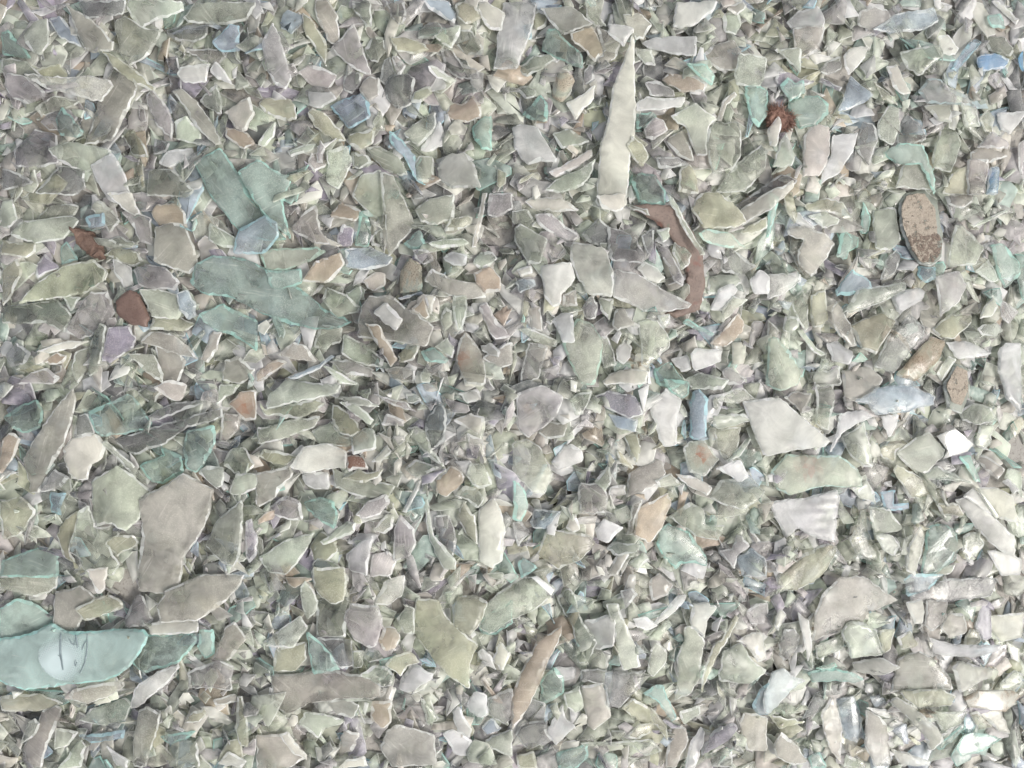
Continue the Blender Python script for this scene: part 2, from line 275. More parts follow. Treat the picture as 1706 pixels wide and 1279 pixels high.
# outlines of the shards in view and of slivers added as sun glints: colour code + layer | corners in photograph pixels | label (unlabelled ones join the loose fill)
OUTLINES = """
t2|321,268 368,246 396,285 420,330 452,372 478,398 440,400 398,385 385,372 352,330|upper teal slab of an overlapping pair, left one, wedge shaped
t2|396,285 430,265 470,290 489,293 470,335 478,375 482,398 452,372 420,330|duller teal slab leaning on the right side of the wedge shaped one
t3|318,470 328,440 355,425 395,428 440,445 500,480 540,515 585,535 560,546 520,548 480,540 430,520 385,495 335,488|largest aqua shard, long rounded blade with bright turquoise rim
w3|1059,42 1059,210 1048,285 1042,345 1020,352 992,345 1000,240 1022,140|tallest white spike, needle tip pointing up, right of centre at the top
p3|838,0 895,0 882,60 862,116 822,118 828,60|long pale vertical slab coming down from the top edge, top centre
p1|600,292 636,283 642,350 636,372 585,325|
g3|634,288 655,292 692,372 646,428 641,360|pale grey triangle pointing down, beside the lumpy teal pair
t3|1050,300 1068,286 1092,290 1110,318 1108,342 1065,340|aqua tile with darker turquoise rim at the foot of the white spike
y3|1150,348 1166,322 1198,318 1232,345 1246,368 1225,380 1172,382|yellowish pentagon in front of the grey slanted slabs
w3|1232,350 1282,318 1320,300 1322,312 1290,345 1240,372|pale straight bar lying right of the yellowish pentagon
d2|1212,352 1250,325 1300,290 1330,300 1300,330 1240,375|dim shard behind the pale straight bar, right of the yellowish pentagon
k2|104,0 148,28 192,72 190,86 155,88 140,82 125,52|long brownish grey strip running down from the top edge left of the corner
d1|128,0 212,0 208,25 162,28 140,29|
g2|192,38 209,26 240,45 271,45 245,88 212,108 198,88|five-sided grey shard with thick pale edge right of the long brownish strip
p3|215,0 302,0 306,14 255,32 235,46 218,28 210,10|pale shard with ragged lower edge cut by the top edge above a five-sided grey one
p2|271,45 308,38 350,41 348,61 330,68 288,65|shallow bowl-shaped pale shard just under the ragged top-edge shard
p3|305,30 322,5 380,0 425,0 410,32 380,42 315,39|wide pale slab on the top edge above a bluish triangle
b3|352,70 382,38 398,41 400,85 370,88|pale bluish triangle hanging below the wide top-edge slab
t2|0,52 16,49 24,62 45,82 54,98 0,88|
p3|38,59 50,32 75,26 84,75 72,95 58,90 42,72|whitish tooth-shaped shard leaning beside the aqua one near the top left corner
b2|79,32 98,24 118,48 136,78 100,64|
y3|39,105 86,95 98,112 96,128 65,125|
g1|0,94 40,100 72,128 50,135 0,118|
l2|5,140 11,120 48,128 75,152 72,160 40,170 15,160|grey chunk under the blunt left tip of the long pale splinter
g2|49,175 85,154 125,160 108,172 60,191|
t2|90,195 100,175 140,220 130,230 100,226|
l2|20,248 52,212 92,222 100,272 68,280 29,279|broad lilac grey shard at left with straight bottom edge
p2|81,250 112,234 180,246 175,270 140,285 100,269|pale greenish lens-shaped shard right of the broad lilac grey one
w3|158,298 150,275 190,255 208,288 216,320 195,338 175,330|whitish upright oval shard below the tip of the pinkish grey slab
d2|58,320 100,275 140,280 140,312 120,325 60,322|grey shard with slanted left side under the broad lilac grey one
k3|185,114 206,108 230,145 215,180 185,234 136,242 155,195 165,160|pinkish grey slab slanting down from under a yellow green sliver, upper left
p3|45,126 105,129 150,124 179,130 184,140 165,166 130,159 78,148 55,136|long pale splinter pointing left, laid across the pinkish grey slab
y3|168,84 190,92 220,112 259,145 255,152 225,139 190,114|narrow yellow green sliver crossing the top of the pinkish grey slab
l3|245,158 258,150 282,180 289,202 282,230 260,208 248,180|lilac leaf-shaped shard right of the pinkish grey slab
k3|285,150 300,145 325,165 350,200 370,240 360,242 325,210 300,170|pinkish finger-like splinter slanting down right of the lilac leaf-shaped shard
v2|279,98 298,95 302,120 300,148 282,152|
k2|301,79 370,82 379,95 360,108 338,100 312,85|
w3|294,122 300,111 352,105 342,135 305,136|
w3|349,118 360,102 375,118 386,140 360,130|
p3|329,165 362,138 372,170 370,192 350,182|
w3|371,182 395,172 418,160 425,190 410,218 390,212|whitish chunk with notched top above a tan orange shard
o2|374,210 412,220 425,240 405,250 375,228|
p3|261,270 278,250 320,246 330,262 300,270 280,278|pale lozenge lying just left of the two teal slabs
y2|200,220 218,212 240,240 250,264 220,258|
p2|290,200 312,192 335,220 335,242 292,230|
g2|245,282 288,282 325,318 312,330 242,325|dark grey green slab left of the upper teal slab, wedge ended
l2|255,228 285,238 278,255 255,258|
d1|0,278 32,288 62,305 40,312 0,315|
l3|434,68 451,32 464,58 477,100 486,132 477,152 457,140 442,108|tall lilac grey spike standing upright near the top left, tip up
y3|504,20 520,32 544,72 544,111 527,85 504,45|long yellow green pointed shard right of the tall lilac spike
k2|524,0 547,0 563,25 566,72 547,68 527,30|brownish grey shard on the top edge beside a yellow green pointed one
p3|584,0 617,0 620,45 610,45 587,15|
l3|550,78 567,65 590,39 602,72 618,122 600,118 572,100|large pale triangular shard with apex up, right of a yellow green pointed one
g2|606,80 617,62 640,65 644,85 630,105 617,100|
l3|642,0 674,0 677,28 670,42 652,30|
b3|704,0 747,0 760,20 757,38 727,22 714,15|
y2|757,5 777,1 797,15 802,30 777,40 762,28|
w3|793,8 810,0 842,20 837,50 817,50 804,35|pinkish pale wedge just left of the long pale vertical slab at the top
g2|696,50 710,38 730,35 740,50 724,65 697,65|
p3|722,60 740,48 767,38 764,58 752,80 734,72|
g2|760,72 767,50 787,52 806,80 802,90 777,90|
y2|648,60 677,60 707,70 714,80 690,90 660,85|
l2|733,80 754,82 770,105 794,112 800,130 764,128 740,110|grey curved shard with bluish lower rim below a green-edged block
l2|496,122 514,108 537,110 561,122 544,148 520,142|violet grey rounded shard right of the tall lilac spike
w3|511,150 552,152 562,165 534,180 514,175|
d2|572,130 580,118 600,120 600,140 587,155 572,150|
k2|597,150 612,125 632,128 632,158 614,172|
b2|548,175 574,162 602,155 616,172 618,195 582,215 567,198|smoky blue grey pentagon below an amber tinged shard
d3|638,142 647,125 680,122 692,130 684,172 667,180 647,168|clear curved bottle fragment with shiny vertical ridges, upper centre left
d2|632,130 640,100 650,95 660,122 640,140|
l3|653,95 662,92 677,108 667,122 660,122|
p2|712,110 727,110 760,132 750,138 722,125|
o3|743,188 750,168 772,172 787,155 802,175 802,195 777,202 750,198|tan shard with a rounded notch in its top edge
y2|690,150 717,142 722,155 702,170 684,170|
y3|430,172 442,162 482,162 492,175 494,198 472,200 442,188|pale yellow boat-shaped shard with rolled edge below the tall lilac spike
y3|512,185 520,178 542,188 567,215 577,235 562,235 522,210|large yellow rimmed leaf-shaped shard below the smoky blue grey pentagon
y1|580,222 627,212 622,240 602,250 582,240|
b3|647,215 667,230 692,258 694,280 710,312 692,300 672,260 650,238|long pale blue sliver slanting down left of a lumpy white block
p3|671,220 697,200 727,185 727,208 714,228 697,245 682,232|pale green four-sided shard right of the pale blue sliver's tip
w2|700,250 720,220 732,200 744,228 737,242 714,252|
t3|787,208 802,195 820,188 820,250 802,250 790,230|upright aqua shard with curved left side below a notched tan shard
g3|608,244 632,242 664,258 680,290 667,292 640,282 620,262|thick grey green lens with pale edge left of the long pale blue sliver
p3|690,272 697,258 722,258 724,292 710,305 694,298|small rounded white tile between a blue sliver and a lumpy white block
w3|727,275 747,255 774,249 790,270 802,312 787,312 752,312 732,298|lumpy white block of crumpled glass, upper centre
p3|544,252 577,242 587,268 577,288 562,315 542,302 547,275|whitish folded shard with pointed foot left of a grey green lens
g2|584,252 612,258 620,270 597,282 587,275|
l3|527,250 532,232 541,242 538,272 527,270|
p2|478,252 510,240 527,238 522,248 484,261|
l2|512,270 520,252 527,270 544,272 522,288|
p2|427,240 437,225 460,202 457,225 442,242|
k3|900,9 953,10 976,30 988,42 953,54 940,60 916,35|pale amber slab with straight upper rim near the top centre
o3|950,54 988,41 1003,68 1006,85 993,100 976,82 953,65|cream coloured kite with faceted edges on the lower end of the pale amber slab
k2|993,45 1013,52 1036,70 1026,95 1003,108 993,100 1006,85|
t3|903,75 913,48 928,48 940,65 970,90 972,112 953,108 928,95 903,82|pale aqua shard running beside the cream faceted kite
g2|863,112 888,92 916,90 928,98 908,112 876,128|
p3|922,132 930,120 948,120 958,132 953,152 936,168 920,158|small round pitted clear chip like a worn lens
w3|942,170 963,160 992,140 989,165 970,185 960,199|
l2|973,118 983,105 990,110 990,135 970,142|
w2|878,275 856,245 853,210 868,204 896,210 908,232 928,265 926,272 903,269|large pale shard with a clouded face left of the white spike
p3|920,220 948,212 983,236 963,242 936,248|
w3|913,288 953,265 986,245 988,258 963,278 926,298|
p3|907,318 933,295 976,275 993,261 986,288 970,310 936,322|pale bluish shard below the ribbed pinkish bar
t2|870,190 900,155 913,172 913,202 883,200|
g2|858,148 876,141 893,150 893,162 876,165|
p2|973,0 993,0 998,22 1013,40 993,42 976,28|
w2|1013,40 1058,45 1040,75 1026,65 1013,55|
k2|1036,25 1068,22 1088,38 1073,62 1060,65 1043,42|
w3|1122,42 1127,0 1196,0 1188,20 1158,40 1136,45|big pale block on the top edge right of the white spike
w3|1070,70 1096,60 1123,58 1162,60 1159,95 1128,92 1103,85 1078,78|pinkish white flat chip to the right of the white spike's upper half
p2|1058,78 1086,80 1093,110 1076,108 1060,90|
k2|1166,95 1186,75 1223,62 1238,82 1228,115 1198,118|dull brownish shard left of a square pale tile
p3|1222,122 1230,90 1253,92 1277,95 1277,115 1268,142 1226,140|square pale blue green tile with chipped corners
o2|1103,130 1116,120 1153,128 1176,140 1173,152 1136,152|
l3|1073,138 1093,132 1123,148 1126,160 1083,161|
w3|1059,172 1078,160 1123,162 1143,160 1138,175 1108,180 1060,184|clear shard with glossy ridge and pinkish tint touching the white spike
t2|1060,188 1086,185 1096,192 1078,212 1060,215|
l3|1073,215 1090,195 1106,200 1114,215 1090,232 1076,228|
p3|1118,192 1160,170 1196,198 1183,208 1178,232 1180,258 1160,258 1143,212 1123,200|large pale shark-fin shard left of a long-necked grey block
g3|1180,265 1176,222 1186,205 1230,202 1236,222 1236,258 1220,285 1188,288|upright grey block with chipped top below the square pale tile
g3|1190,322 1223,275 1268,240 1278,255 1276,282 1243,318|big grey slanted slab right of the upright grey block
k2|1110,232 1140,212 1153,250 1156,270 1128,258|
y3|1043,242 1053,225 1070,238 1082,260 1070,278 1056,265|
d2|1093,262 1128,260 1150,272 1123,278 1096,280|
y2|1128,320 1130,285 1148,271 1160,285 1166,322|
t3|1140,108 1176,105 1193,122 1188,140 1166,128|
t2|1238,145 1263,142 1280,150 1280,190 1266,210 1253,198 1243,172|deep teal blue shard just left of the fuzzy rust clump
k3|1196,198 1203,168 1223,152 1228,158 1210,175 1203,200|
y2|886,25 896,15 913,20 910,45 893,50|
p2|1200,22 1233,18 1236,40 1226,58 1206,52|
k2|1208,15 1238,0 1246,8 1228,25|
w2|1309,38 1329,18 1362,10 1376,32 1374,62 1344,68 1316,45|whitish cloudy slab at the top edge above a bluish fin
k2|1319,48 1372,42 1366,82 1336,95 1326,80|grey pinkish plate behind a bluish fin near the top right
p3|1289,82 1334,80 1336,120 1324,108 1306,92|
w3|1404,92 1419,78 1450,74 1442,95 1424,115 1414,125 1406,110|
d2|1364,120 1376,102 1402,92 1404,112 1379,125|
v2|1289,135 1294,120 1316,120 1339,130 1362,130 1346,140 1304,150|
t3|1298,142 1312,128 1324,138 1339,132 1344,152 1316,168|
v3|1363,135 1369,128 1404,145 1399,152|small pinkish white bar like chalk lying in the upper right
t2|1312,172 1334,160 1364,158 1382,172 1382,188 1362,208 1332,212 1319,190|pale green frayed shard right of the fuzzy rust clump
b3|1392,189 1419,122 1439,140 1459,155 1442,170 1409,185|large pale bluish triangle right of the heart-shaped chip
k2|1429,20 1454,10 1479,15 1489,32 1459,48 1429,40|
b3|1443,59 1482,32 1549,18 1559,40 1532,55 1474,65|pale blue blade lying nearly level near the top right
p3|1499,85 1539,78 1564,75 1574,92 1556,105 1534,125 1512,110|large whitish shard with cloudy face under the pale blue blade
w3|1476,110 1496,105 1512,140 1519,155 1504,158 1486,145|
y2|1454,135 1486,158 1499,175 1469,165|
w2|1562,60 1579,58 1599,80 1592,90 1569,88|
g2|1642,58 1676,60 1689,85 1682,95 1646,82|
B2|1626,95 1654,88 1684,98 1676,112 1634,118|
B2|1696,95 1706,82 1706,118 1699,110|
b3|1579,118 1614,72 1629,60 1642,65 1622,88 1592,120|
w3|1652,0 1664,0 1699,32 1694,40|
t2|1642,28 1669,20 1679,45 1649,45|
p3|1534,148 1549,128 1569,130 1586,150 1609,160 1622,180 1584,172 1549,168|pale green curved shard in the upper right, above a grey tooth
w2|1539,175 1584,172 1589,202 1566,200|
p3|1589,175 1619,185 1629,212 1604,215|
w3|1659,188 1706,185 1702,200 1686,222 1669,212|
y2|1629,198 1644,182 1659,195 1656,220 1644,220|
d2|1502,202 1514,190 1536,208 1544,232 1516,240 1494,238|smoky violet disc-like shard in the upper right
g3|1459,208 1479,175 1499,178 1502,212 1489,240 1464,230|grey hexagonal shard leaning on a smoky violet disc-like one
d2|1429,225 1436,202 1459,212 1464,232 1452,275 1429,252|dark violet grey plate below the grey hexagonal shard
w3|1338,270 1339,225 1356,205 1384,208 1386,240 1379,275 1366,292 1336,295|left half of a pale V-shaped pair, thick upright slab
w3|1386,225 1412,222 1432,218 1424,250 1399,288 1364,310 1369,285 1384,260|right half of a pale V-shaped pair, pointed curved blade
p2|1288,278 1299,235 1309,220 1326,258 1322,275|
w3|1279,215 1298,192 1302,208 1294,245 1284,242|
t3|1473,252 1496,239 1539,242 1549,265 1562,295 1564,322 1552,300 1534,272 1502,272 1476,260|hooked whitish aqua fragment curling over a grey four-sided pane
g2|1492,312 1502,275 1534,272 1554,300 1562,315 1516,312|grey four-sided pane under the hooked whitish aqua fragment
g3|1549,265 1569,205 1599,220 1604,238 1584,288 1554,282|tall grey green slanted pane right of the hooked aqua fragment
l3|1628,245 1654,218 1682,240 1679,248 1654,245|
k2|1614,255 1642,242 1684,258 1649,272 1614,270|
k3|1612,265 1646,264 1646,290 1644,322 1616,322 1612,290|pinkish grey upright block left of a dark blue strip, right edge
y2|1572,320 1584,290 1609,275 1616,322|
B3|1648,278 1662,278 1666,322 1646,322|
l2|1694,240 1706,232 1706,295 1699,275|
p2|1699,310 1706,295 1706,322|
p2|0,335 20,330 30,365 15,382 0,375|
g2|52,365 80,342 120,339 134,344 125,358 75,365|
p3|14,390 32,369 120,358 132,368 105,398 58,405 32,398|whitish glossy shard with blunt ends left of a rust brown lump
p2|150,345 165,332 185,348 200,368 180,388 172,370|
b3|141,362 172,352 174,375 148,380|
w3|175,320 220,320 234,355 220,358 195,338|
l2|201,352 220,350 252,362 255,410 232,402 220,375|grey pink slab under the tan pebble-like cap
o3|250,352 260,339 288,338 310,355 312,380 280,372 258,375|tan rounded shard capping a pinkish trapezoid
k3|255,376 285,370 311,382 332,440 319,458 255,435|pinkish grey trapezoid below the tan rounded cap, left of the aqua blade
y1|0,400 58,406 59,420 45,430 0,425|
t2|100,412 110,401 130,432 102,442|
v2|59,440 71,421 98,445 65,465|
y3|30,506 62,470 105,442 155,431 175,450 172,468 140,490 75,500|large leaf-shaped shard with yellowish edge at left, pointed lower left end
y2|0,448 30,430 40,455 18,495 0,510|olive grey shard at the left edge beside the leaf-shaped one
y2|172,425 192,412 225,418 238,435 220,444 190,430|
g2|179,400 198,392 232,408 200,410|
l2|218,448 240,438 275,445 302,470 295,485 255,482 230,475|pale lilac grey flat shard above the reddish brown fragment
p2|188,430 218,445 220,475 205,480 190,455|
g1|0,510 95,498 122,525 110,555 75,538 0,538|wide dull grey slab beneath the leaf-shaped shard
l3|108,552 120,530 150,485 178,485 189,520 170,538 150,560 132,565|lilac grey shard left of the reddish brown fragment
p2|135,495 100,492 120,520|
p3|232,482 262,481 295,490 302,518 295,532 252,528|pale pentagon right of the reddish brown fragment
b3|295,488 312,482 325,505 325,525 310,532 298,518|
y2|252,528 300,528 325,540 312,552 250,550|
t1|332,525 370,505 426,532 426,585 385,558 358,550|broad green grey slab below the largest aqua blade
v3|178,545 210,542 224,562 220,580 185,605 170,602|violet rippled shard below the reddish brown fragment
p3|145,628 148,572 165,538 179,542 172,585 162,620|upright pale greenish bar left of the violet rippled shard
w3|60,585 105,568 148,568 125,578 80,588|
g2|120,615 125,585 148,575 145,615 130,640|
k2|230,568 250,552 285,554 320,580 330,598 295,590|pinkish grey ridged shard below the amber yellow bar
k2|258,572 300,592 308,602 295,642 270,642|light brown slab beneath the pinkish grey ridged shard, left
g3|212,588 255,590 270,620 270,640 238,615|pale triangular shard pointing up left, below the violet rippled one
o2|72,602 92,586 108,592 102,605 85,608|
k3|331,598 355,552 372,552 362,582 342,604|
l2|5,592 25,570 55,588 42,608 15,611|
k2|368,632 375,598 400,592 425,615 400,640|tan grey square shard above the brownish orange tinted one, left
l2|32,640 50,622 75,612 96,628 88,640|
p3|348,402 348,370 390,395 391,415 370,412|
b3|390,402 395,380 425,365 442,355 462,370 464,392 442,418 427,422 388,422|pale bluish rounded shard at the foot of the teal pair
p3|433,422 454,414 527,410 544,418 514,435 477,450 442,448|pale greenish wing-shaped shard lying on the aqua blade's upper edge
t3|440,448 477,450 500,445 502,470 464,484 450,478|pale rounded chip stuck to the aqua blade below the wing-shaped one
k3|484,382 510,350 527,341 534,385 552,408 524,405|pinkish brown triangular shard between the teal pair and the grey triangle
o3|502,468 524,435 567,420 574,438 547,470|pinkish tan shard right of the pale wing-shaped one
b2|574,415 617,411 654,428 647,440 612,450 577,445|bluish grey oval slab under the point of the grey triangle
o2|550,358 567,335 602,350 594,370 552,362|
v2|560,398 572,372 590,380 587,408 567,410|
t3|590,408 600,352 614,362 617,390 612,410|
g2|617,408 622,388 637,380 640,410|
w3|606,465 627,452 642,455 641,475 622,485 610,478|
t2|670,405 700,382 712,410 687,415|
l3|687,415 714,415 724,432 707,440 692,430|
p3|712,405 737,398 772,396 782,405 760,412 727,414|
w3|786,412 792,382 804,320 812,320 802,370 794,412|
y3|740,385 750,362 777,358 787,360 784,372 764,382|
g2|691,348 714,330 757,322 757,365 727,375 700,370|greenish grey pane right of the grey triangle
l2|812,358 814,320 854,320 854,348 827,362|
w3|737,428 752,418 780,425 777,442 754,442|
p3|787,438 800,418 820,418 830,430 802,452|
t2|664,488 667,450 682,428 704,442 704,485|green speckled upright shard above a thin iridescent stick
b3|662,495 702,485 706,490 667,499|
k3|706,468 720,446 747,462 802,472 810,495 770,500 740,488|thin brownish strip lying across an amber lump near the centre
o3|787,455 817,442 834,460 834,485 807,488 792,470|deep amber yellow lump near the centre
g3|537,500 544,478 572,488 600,510 597,520 560,530 550,518|grey green shard on the right end of the aqua blade
p2|574,488 600,475 604,490 594,515|
k3|600,510 612,492 651,490 664,502 717,538 724,545 712,578 647,568 594,562|large pale angular slab with straight sides, right of the aqua blade
w3|620,520 644,502 672,532 660,552|
o3|607,538 632,540 644,565 662,598 650,612 637,590 620,560|pinkish orange finger laid over the large pale angular slab
p3|754,492 777,492 777,520 770,551 762,548 754,518|
g2|732,530 742,510 754,518 754,540 740,552|
w3|706,490 727,492 718,526 712,512|
o2|684,515 704,495 717,528 710,532|
l3|796,510 810,502 827,532 852,560 827,566 814,552|grey oblong shard slanting down left of the pinkish lump's top
k2|764,570 774,552 790,568 807,598 810,640 777,640 760,605|rust tinged pinkish brown blade, pointed top, left of a tan one
k2|802,595 854,568 854,605 837,612|
w3|802,575 817,570 834,585 830,595 804,585|
p3|568,590 572,555 602,570 642,595 637,612 607,608|pale four-sided pane with bright left edge under the angular slab
t2|700,585 722,578 747,598 742,605 710,602|
p3|723,578 744,561 757,582 754,598|
y2|663,590 680,572 702,572 690,600 664,604|
g2|522,578 534,540 570,545 567,570 532,581|
k2|460,592 490,569 512,578 527,602 497,600|
b3|477,630 534,605 552,591 557,595 527,618 492,632|
o2|427,620 460,598 477,602 442,632 427,635|
l2|547,602 577,598 622,615 620,628 577,625|
p3|537,608 547,610 597,640 567,640|
k2|640,615 662,610 692,615 690,640 654,632|
w2|873,335 886,328 936,328 966,348 928,352 893,350|flat lilac white lens to the left of the white spike's foot
w3|992,325 1043,320 1040,345 1028,352 1003,348|
p2|1043,338 1080,348 1083,360 1053,350|
g2|853,350 880,348 893,368 878,378 853,370|
l3|890,358 918,355 936,370 968,392 956,402 923,390 896,375|bluish grey bent shard left of the pale window-like shard
g3|858,378 868,371 913,398 900,440 878,438 858,402|large grey green folded shard at left of a pale blue pebble
d2|968,390 998,362 1016,378 1013,412 983,405|
l3|1013,375 1058,392 1076,428 1070,440 1018,435 1013,415|lilac pane with rim, right of the pale window-like shard
d2|1068,392 1093,375 1088,415 1078,430|
p3|953,402 978,405 1010,414 1023,460 1020,495 980,490 963,465 950,432|pale greenish window-like shard with a small round film mark, centre
w3|900,440 953,435 960,462 936,490 933,508 920,512 906,495|white curled shard with folded ribs left of the window-like one
b3|858,470 870,464 890,465 893,475 866,490|
w3|860,448 886,442 888,455 868,462|
w3|1060,448 1073,435 1090,442 1110,462 1096,472 1078,465|
l3|1022,448 1066,458 1103,480 1156,505 1150,512 1108,518 1073,518 1020,495|large grey shark-fin blade pointing right beside a brown curved band
l3|1090,402 1113,412 1140,462 1138,478 1123,468 1106,430|
p3|1119,418 1123,402 1153,422 1150,440 1136,450|
p3|1093,382 1117,378 1116,395 1106,404|
p3|1110,320 1123,330 1166,408 1176,425 1166,425 1140,385 1116,338|
p2|1160,390 1178,381 1216,385 1248,412 1208,412 1176,405|pale greenish flat shard just under the yellowish pentagon
y2|1230,388 1280,358 1280,378 1253,392|
d2|1198,428 1216,412 1263,442 1238,458 1203,452|brownish grey diamond-shaped shard right of the curved brown band
p2|1178,460 1228,455 1239,470 1203,490 1178,492|pale grey shard right of the brown curved band's lower end
w3|1183,515 1196,480 1220,471 1230,482 1208,518|whitish jagged chunk right of the brown curved band
p3|1203,538 1203,515 1220,492 1249,498 1226,515|
o3|1180,572 1208,545 1230,520 1242,540 1238,552 1208,578|golden tan pointed shard right of centre, tip lower left
t3|1136,538 1146,530 1190,555 1186,560 1153,545|
w3|1244,468 1263,450 1280,460 1280,490 1253,490|
p3|1060,535 1093,532 1116,560 1117,578 1078,612 1068,608|pale blue grey leaf-like pane above a brilliant white glint
p2|1093,525 1116,522 1118,538 1106,548|
k2|1020,542 1026,515 1040,512 1058,540 1028,552|
g3|936,570 960,530 986,538 1006,570 993,640 968,640 946,598|large grey green slab standing below the white curled shard
w3|920,532 936,520 956,522 958,570 938,572|white knobbly chip on the top left of a large grey green slab
k3|878,512 900,509 904,552 886,548|
p2|910,512 926,528 918,542 909,535|
p3|860,548 878,545 928,565 928,578 890,568|
d2|880,570 913,575 898,630 866,640 868,620|smoky lilac slab left of the large grey green slab
p2|1000,560 1013,560 1028,608 1006,615 1000,590|
w3|1026,580 1043,565 1056,578 1040,608 1028,600|
w2|1003,640 1016,622 1048,614 1083,618 1078,640|pinkish white lobed shard touching the brilliant white glint
t3|1088,615 1118,602 1143,638 1118,650 1093,640|ribbed mint green chip right of the brilliant white glint
w3|1149,590 1156,580 1203,582 1203,602 1158,618|
w3|1118,598 1146,590 1153,615 1136,620|
g2|998,495 1023,498 1016,535 1000,515|
d3|970,510 983,492 998,505 993,530 976,530|
k2|936,492 960,480 963,510 936,510|
l3|1203,618 1213,610 1243,632 1236,640 1210,640|
p3|1143,630 1168,620 1216,632 1203,650 1153,648|pale level blade to the right of the ribbed mint green chip
y2|1338,342 1379,328 1406,335 1424,368 1389,355 1344,352|yellowish cream slab at the top of the grey heart-like slab
w2|1312,355 1329,352 1362,380 1334,375|
p3|1342,360 1374,352 1402,362 1399,372 1372,380|
t2|1392,428 1402,375 1424,398 1412,432|
k3|1312,378 1339,376 1376,390 1392,405 1379,430 1354,460 1332,440 1329,418 1339,400 1312,392|large grey heart-like slab left of the pale green block
g2|1454,350 1494,342 1502,400 1479,418 1456,415|tall grooved grey green shard left of the sandy crusted one
t1|1436,335 1452,358 1449,388 1434,388|
p3|1579,432 1589,375 1602,375 1644,410 1629,440 1579,445|grey four-sided slab right of the sandy crusted shard
t3|1646,408 1669,405 1702,438 1706,455 1679,480 1664,455|pale green rough shard near the right edge, beside a grey four-sided slab
p2|1622,452 1646,430 1669,465 1654,470|
p3|1612,375 1679,348 1686,350 1649,368 1619,380|
b3|1529,460 1532,442 1562,444 1559,465 1542,472|
p2|1279,455 1334,455 1336,468 1304,490 1279,498|pale grey slab with wavy edge below the grey heart-like slab
d2|1466,465 1474,432 1492,415 1504,425 1494,452 1476,465|
b2|1394,482 1419,448 1449,468 1454,480 1426,490 1396,492|
g3|1404,520 1429,482 1509,470 1510,482 1474,502 1419,521|grey green slab with white upper edge below the blue violet hump
w3|1486,492 1529,478 1544,482 1542,500 1504,522 1494,518|pale cream lump right of the slab with white upper edge
l2|1556,460 1599,450 1614,475 1602,500 1566,528 1562,495|grey lilac flat slab below right of the sandy crusted shard
g3|1316,500 1339,480 1346,500 1348,545 1342,552 1324,522|
y2|1348,492 1376,480 1382,530 1374,545 1354,545|yellowish block left of the pinkish pointed shard, right of centre
p3|1304,550 1309,525 1332,528 1332,542 1319,555|
p3|1326,550 1336,548 1362,580 1379,590 1369,594 1354,585|
k3|1382,518 1392,500 1419,540 1432,575 1419,578 1389,548|pinkish pointed shard left of a yellowish grey block, right of centre
y2|1419,542 1469,520 1494,535 1486,550 1459,592 1436,580|yellowish grey block pair mate, left of a smoky bluish slab
d3|1456,610 1479,560 1514,522 1542,545 1542,558 1492,622|smoky bluish slab between two yellowish shards, centre right
y3|1492,625 1549,560 1576,568 1569,598 1544,622 1529,635|yellowish pane with rust specks right of the smoky bluish slab
y2|1550,548 1586,522 1624,525 1622,538 1589,565 1566,562|dull yellowish pane above the one with rust specks
w2|1572,570 1612,568 1659,588 1629,595 1594,598|
w3|1376,572 1399,565 1426,585 1416,608 1389,600|small pale rounded shield below the pinkish pointed shard
g2|1279,532 1299,550 1294,570 1279,560|
p3|1279,561 1294,562 1319,585 1339,618 1334,640 1304,652 1279,642|large pale green rounded slab, centre right
p3|1629,532 1639,512 1659,492 1666,510 1652,528|
l3|1669,495 1704,518 1684,540 1669,528|
p3|1625,548 1636,540 1664,538 1676,550 1662,560 1634,558|
q3|1662,585 1674,570 1704,572 1706,690 1679,665 1662,618|bluish white bright block on the right edge, halfway down
w2|1406,615 1452,610 1474,632 1454,670 1404,670|pale rounded slab just above the large bluish flat block, right side
p2|1354,628 1364,612 1379,618 1399,608 1404,642 1359,645|
p2|1562,620 1579,592 1592,598 1572,635|
t2|1279,395 1279,320 1299,328 1284,392|
k2|1576,325 1619,320 1622,335 1604,348 1579,340|
k3|36,765 68,715 100,672 125,645 130,665 120,702 100,750 75,790 60,822 46,822|long olive grey spearhead standing at the far left, tip up
t2|0,695 38,672 62,665 75,685 68,712 38,722 18,715|pale aqua shard tucked behind the olive grey spearhead
o2|0,732 15,720 31,732 22,765 8,788 0,788|
d1|128,692 148,688 160,722 120,730|
t3|148,686 210,656 225,668 250,705 245,715 172,728 160,718|bluish clear slab with bright lower edge right of the olive grey spearhead
d2|188,732 250,712 308,698 370,678 372,695 312,712 275,740 225,758 205,750|dark violet grey long slab running right from the bluish clear slab
l3|246,694 288,670 340,665 340,672 288,692 252,701|thin pinkish white splinter lying on the dark violet grey long slab
w3|102,748 112,732 155,722 172,740 165,765 150,775 145,800 125,798 110,775|white cupped shard with grey hollow below the bluish clear slab
p3|172,735 180,732 212,765 245,802 240,809 212,785 188,755|
t2|231,775 265,760 270,745 300,758 305,788 268,808 250,802|aqua grey shard with rounded top behind the biggest brown grey slab
t3|304,750 310,718 358,708 360,735 340,775 328,788 308,780|grey green pane with crisp aqua right edge above the biggest brown grey slab
g2|328,788 342,775 375,778 370,810 360,815|
p3|150,800 192,775 218,792 248,820 232,830 232,865 210,885 185,872 160,878 150,835|large pale ribbed shell-like shard left of the biggest brown grey slab
p3|114,918 128,878 132,850 150,840 160,878 185,875 198,890 175,905 195,940 185,960 140,960 130,928|large pale grey slab below the pale ribbed shell-like one
y2|92,892 110,862 130,850 128,878 115,918 130,945 105,928|narrow olive shard along the left side of the large pale grey slab
y2|175,905 190,892 222,890 230,905 192,928|
